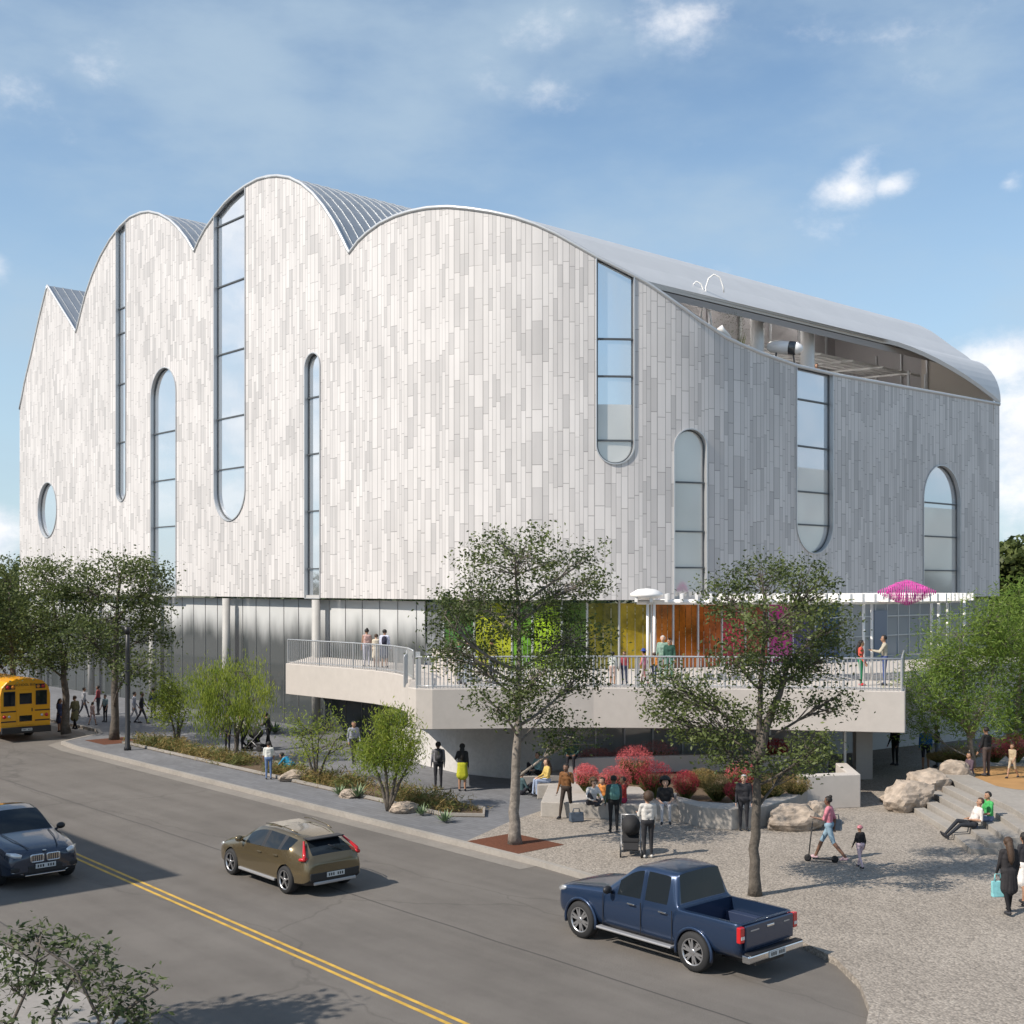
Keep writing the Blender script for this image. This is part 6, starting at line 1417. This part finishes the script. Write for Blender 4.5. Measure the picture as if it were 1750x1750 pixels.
person('person in black partly behind the white shirted person', pp(833, 1313), 170, 1.7, 'stand', 'm', 't', (.03, .025, .025), (.02, .02, .02), style='short', group=A)
person('child in a beige outfit under the terrace', pp(846, 1318), 120, 1.3, 'stand', 'm', 't', (.58, .42, .26), (.55, .40, .26), female=True, inner='dress', style='short', group=A)
# sitters along the wall
SG = 'people sitting on the plaza'
person('person in teal sitting cross legged high on the grey wall ledge', (.95, 44.6, .62), 120, 1.65, 'sit_ground', 'm', 'k', (.20, .33, .32), (.015, .015, .018), group=SG)
c = pp(890, 1358); person('person in dark clothes sitting behind the slim trunk', c, -60, 1.7, 'sit_ground', 'm', 'k', (.06, .10, .11), (.03, .03, .04), group=SG)
mbk = MB(); c = pp(940, 1362); mbk.box((0, 0, .26), (.9, .9, .5)); tag(mbk.build('concrete_stool', M_BENCH, bevel=.03, loc=(c.x, c.y, .13)), 'square concrete stool under the person in mustard', 'seat')
person('person with long hair in mustard sitting on the concrete stool', (c.x-.1, c.y, .13), 110, 1.7, 'sit', 'l', 'b', (.52, .38, .12), (.30, .36, .48), female=True, style='long', sit_h=.50, group=SG)
c = P(977, 1309, 44.5); person('person in dark green sitting on the upper planter wall', (c.x, 44.2, .14), 170, 1.7, 'sit', 'd', 'k', (.03, .06, .055), (.02, .02, .025), style='long', sit_h=1.1, group=SG)
t, f, k = person('person in a brown jacket walking left past the seating block', pp(968, 1398), 150, 1.74, 'walk', 'd', 'k', (.16, .075, .03), (.04, .03, .025), stride=.5, group=A, arms=('up', 'stand'))
c = pp(985, 1404); bag('blue grey duffel bag lying behind the person in the brown jacket', (c.x, c.y, .43), 20, (.07, .09, .12), .46, .28, .26, name='duffel_bag')
c = pp(1010, 1376, .62); person('person in a white shirt sitting on the seating block', (c.x, c.y, .62), -150, 1.7, 'sit_ground', 'l', 't', (.62, .60, .58), (.05, .05, .06), style='curly', group=SG, lean=12)
c = pp(1034, 1370, .62); person('person in an orange shirt sitting behind the backpack wearer', (c.x, c.y, .62), 130, 1.6, 'sit_ground', 'l', 'b', (.55, .22, .06), (.12, .16, .06), group=SG, lean=10)
c = pp(1066, 1372, .62); person('person in red sitting at the right of the seated group', (c.x, c.y, .62), 90, 1.65, 'sit_ground', 'm', 'b', (.42, .05, .04), (.30, .03, .07), style='short', group=SG)
t, f, k = person('person in a dark shirt with a teal backpack standing by the seated group', pp(1049, 1423), 5, 1.72, 'stand', 'd', 'k', (.05, .08, .08), (.02, .02, .022), group=A)
backpack('teal patterned backpack on the person by the seated group', f(0, -.17, .30), 5, (.12, .26, .24))
t, f, k = person('person in a grey sweater with curly hair standing at the black stroller', pp(1107, 1466), 12, 1.76, 'stand', 'm', 'b', (.56, .54, .51), (.030, .030, .034), shoes=(.5, .48, .45), style='curly', group=A, near=True, arms=('push', 'stand'), look=25)
c = pp(1139, 1384, .78); person('person with a black afro sitting on the curved bench wall', (c.x, c.y+.3, .36), 175, 1.72, 'sit', 'l', 'k', (.02, .02, .022), (.42, .42, .44), style='afro', sit_h=.45, sleeves=.5, group=SG)
person('white haired person in dark clothes resting against the curved bench', pp(1271, 1419), 170, 1.7, 'stand', 'l', 'g', (.03, .03, .035), (.035, .035, .04), style='short', group=A, build=1.1)
t, f, k = person('person in a pink shirt and denim shorts walking with a kick scooter', pp(1417, 1471), 62, 1.74, 'walk', 'd', 'k', (.55, .20, .25), (.22, .32, .40), shoes=(.5, .35, .38), stride=.75, sleeves=.5, legs='shorts', style='bun', female=True, group=A, near=True, arms=('push', 'walk'))
bag('grey shoulder bag at the hip of the person in the pink shirt', f(.24, -.12, .14), 62+90, (.20, .22, .24), .34, .30, .14, name='shoulder_bag')
person('small child in a black top and pink helmet with the scooter walker', pp(1470, 1484), 20, 1.12, 'walk', 'm', 'k', (.02, .02, .022), (.55, .42, .46), style='helmet', hat=(.55, .22, .25), stride=.5, group=A, near=True, female=True)
c = G(1652, 1450, .14); person('person in a pale shirt leaning back on the concrete steps', (13.35, 35.6, .14), 92, 1.76, 'recline', 'm', 'b', (.60, .55, .52), (.025, .028, .035), style='short', sit_h=.36, group=SG, sleeves=.5, near=True)
person('person in a green shirt sitting upright on the concrete steps', (13.95, 35.95, .14), 95, 1.74, 'sit', 'm', 'k', (.06, .34, .10), (.15, .19, .30), style='short', sit_h=.46, sleeves=.5, group=SG, near=True)
t, f, k = person('person with very long dark hair carrying a turquoise tote at the right edge', pp(1724, 1562), 5, 1.74, 'walk', 'm', 'b', (.03, .028, .03), (.03, .028, .03), style='long', female=True, legs='tights', inner='dress', stride=.35, group=A, near=True)
bag('turquoise tote bag hanging from the hand of the long haired person', f(-.25, .02, -.20), 5, (.22, .50, .52), .30, .36, .12)
person('person in black and a white skirt half out of the frame at the right', pp(1752, 1548), 20, 1.7, 'walk', 'm', 'k', (.03, .03, .035), (.66, .64, .62), style='long', female=True, legs='skirt', stride=.3, group=A, near=True)
person('person in a blue shirt and dark shorts by the undercroft', pp(1582, 1316), -15, 1.75, 'stand', 'm', 'k', (.03, .13, .34), (.03, .03, .04), legs='shorts', group=A)
person('person in an olive shirt facing the person in blue', pp(1602, 1312), 80, 1.75, 'reach', 'd', 'k', (.045, .045, .03), (.20, .22, .26), group=A)
person('person in black standing at the edge of the playground', (16.65, 43.1, .80), 30, 1.75, 'stand', 'm', 'k', (.02, .02, .022), (.08, .06, .055), group=A)
person('child in striped beige clothes playing beside the person in black', (17.35, 42.6, .80), 120, 1.2, 'walk', 'm', 't', (.38, .30, .20), (.40, .33, .24), stride=.5, sleeves=.5, legs='shorts', group=A)
person('person in violet sitting low among the boulders', (16.1, 43.2, .80), 100, 1.65, 'sit_ground', 'm', 'k', (.10, .07, .09), (.05, .06, .10), group=SG)
person('person in the shade of the undercroft', pp(1530, 1308), 120, 1.72, 'stand', 'd', 'k', (.02, .018, .02), (.03, .03, .03), group=A)
# terrace people
TP = 'people on the terrace'
def tp(px, D): return Vector(((px-875)/F*D, D, TZ1))
person('person in a pink top and pale trousers on the terrace', tp(627, 55.0), 20, 1.72, 'stand', 'm', 'k', (.58, .38, .34), (.42, .42, .50), sleeves=0, style='bun', female=True, group=TP)
person('person in a cream dress on the terrace', tp(643, 54.6), 10, 1.5, 'stand', 'l', 'b', (.62, .55, .44), (.62, .55, .44), inner='dress', female=True, legs='bare', group=TP, sleeves=.5)
t, f, k = person('person in a white and blue shirt on the terrace', tp(657, 54.2), -15, 1.72, 'stand', 'm', 'k', (.52, .54, .66), (.05, .06, .10), legs='skirt', style='short', group=TP)
backpack('dark small backpack on the person in white and blue', f(.05, -.16, .28), -15, (.03, .03, .05), .85)
person('child in white and green behind the terrace railing', tp(1047, 44.6), -20, 1.25, 'stand', 'm', 'k', (.50, .52, .48), (.45, .34, .30), group=TP, legs='shorts')
person('child in dark red behind the terrace railing', tp(1067, 44.7), 160, 1.25, 'stand', 'm', 'b', (.25, .05, .06), (.03, .04, .08), group=TP)
person('child in a pink shirt and blue cap behind the terrace railing', tp(1101, 44.8), 60, 1.3, 'walk', 'm', 'k', (.60, .22, .28), (.30, .14, .14), stride=.4, hat=(.03, .06, .25), style='hatb', group=TP)
person('person in pale green with white hair on the terrace', tp(1133, 47.5), 160, 1.72, 'stand', 'l', 'g', (.20, .30, .25), (.17, .26, .21), group=TP)
person('person in dark green beside the white haired person', tp(1144, 47.2), 170, 1.62, 'stand', 'm', 'k', (.03, .08, .06), (.10, .22, .17), group=TP)
person('long haired person in red and green at the terrace corner railing', tp(1471, 44.6), -110, 1.68, 'stand', 'm', 'k', (.55, .10, .07), (.03, .22, .10), shoes=(.5, .05, .06), style='long', female=True, group=TP)
person('tall person in a patterned shirt at the terrace corner railing', tp(1512, 44.6), 75, 1.86, 'reach', 'm', 'k', (.42, .38, .30), (.06, .09, .22), style='short', group=TP)
person('person in a white sun hat at the left part of the terrace railing', tp(800, 44.9), 170, 1.68, 'stand', 'l', 'b', (.50, .52, .50), (.30, .34, .40), hat=(.7, .68, .64), style='hatb', female=True, group=TP)
person('person in a green top on the terrace beside the white sun hat', tp(784, 45.3), -90, 1.7, 'stand', 'm', 'k', (.08, .30, .12), (.05, .06, .09), group=TP)
person('person in yellow on the terrace behind the tall tree', tp(842, 46.0), 60, 1.66, 'walk', 'm', 'k', (.55, .45, .08), (.05, .06, .10), stride=.4, group=TP)
person('child in orange between the pink shirted child and the pair in green', tp(1118, 45.0), -60, 1.2, 'stand', 'm', 'b', (.55, .22, .05), (.05, .07, .14), sleeves=.5, group=TP)
person('person in navy standing far back at the glazed wall left of the bus stop tree', pp(262, 1228), 40, 1.72, 'stand', 'm', 'k', (.03, .04, .09), (.10, .10, .12), group=B_)
person('person in light grey walking far back behind the bus stop', pp(143, 1226), -60, 1.7, 'walk', 'm', 'k', (.42, .42, .44), (.06, .06, .08), stride=.5, group=B_)
person('person in maroon far back between the two dark street trees', pp(168, 1222), 90, 1.7, 'stand', 'd', 'k', (.22, .05, .06), (.04, .04, .05), group=B_)
person('person in red on the roof terrace', Vector((W(-36.2, 62.5, 16.7))), 120, 1.72, 'stand', 'm', 'k', (.40, .08, .06), (.06, .08, .12), group='people on the roof terrace')
person('person at the roof terrace parapet beside the white pod', Vector((W(-34.8, 45.6, 16.7))), 160, 1.62, 'stand', 'm', 'b', (.30, .12, .08), (.06, .08, .12), group='people on the roof terrace')
person('second person at the roof terrace parapet further right', Vector((W(-34.7, 50.9, 16.7))), 170, 1.60, 'stand', 'm', 'k', (.25, .18, .12), (.06, .08, .12), group='people on the roof terrace')
finish_people()

# ---------------------------------------------------------------- strollers and scooter
def stroller(label, at, face, s=1.0):
    th = thing('stroller', label, 'stroller', at, R(face)); mk = mat('stroller_fabric', (.015, .015, .017), .8)
    mb = MB()
    for x in (-.26, .26):
        mb.tube([(x, -.46, 1.0), (x, -.25, .74), (x, .05, .45), (x, .40, .12)], .011, 6); mb.tube([(x, .05, .45), (x, -.34, .14)], .014, 6)
    mb.tube([(-.26, -.46, 1.0), (.26, -.46, 1.0)], .018, 8); mb.tube([(-.26, -.34, .14), (.26, -.34, .14)], .012, 6); mb.build('frame', M_SILV, th)
    mb = MB(); mb.ball((0, .0, .80), (.265, .37, .28), 18, 12); o_ = mb.build('canopy', mk, th)
    mb = MB(); mb.obox((0, -.10, .62), (.23, 0, 0), (0, .05, -.02), (0, -.13, .26)); mb.obox((0, .10, .42), (.23, 0, 0), (0, .20, .02), (0, -.01, .05)); mb.obox((0, .30, .28), (.21, 0, 0), (0, .06, -.10), (0, .04, .02)); mb.build('seat', mk, th, bevel=.02)
    mb = MB(); mb.box((0, -.12, .24), (.40, .46, .13)); mb.build('basket', mk, th, bevel=.03)
    for x in (-.28, .28):
        for y, r in ((-.34, .14), (.40, .10)):
            mb = MB(); mb.lathe([(r*.55, -.02), (r, -.022), (r, .022), (r*.55, .02)], 18, axis='x'); w = mb.build('wheel', M_TYRE, th); w.location = (x, y, r); mb = MB(); mb.lathe([(r*.5, -.015), (r*.5, .015)], 12, axis='x'); mb.build('hub', M_SILV, w)
    return th
stroller('black stroller with hooded canopy beside the person in the grey sweater', pp(1078, 1460), 175)
stroller('dark stroller far back on the plaza pushed by the leaning person', pp(437, 1283), 70)
sc = thing('kick_scooter', 'black kick scooter pushed by the person in the pink shirt', 'scooter', pp(1399, 1473), R(75))
mb = MB(); mb.box((0, -.12, .09), (.12, .55, .03)); mb.build('deck', M_TRIM, sc, bevel=.01)
mb = MB(); mb.tube([(0, .26, .10), (0, .22, .50), (0, .16, 1.02)], .017, 8); mb.tube([(-.22, .16, 1.02), (.22, .16, 1.02)], .015, 8); mb.build('handlebar', M_TRIM, sc)
for y in (.28, -.42):
    mb = MB(); mb.lathe([(.03, -.014), (.095, -.016), (.095, .016), (.03, .014)], 18, axis='x'); w = mb.build('wheel', M_TYRE, sc); w.location = (0, y, .095)
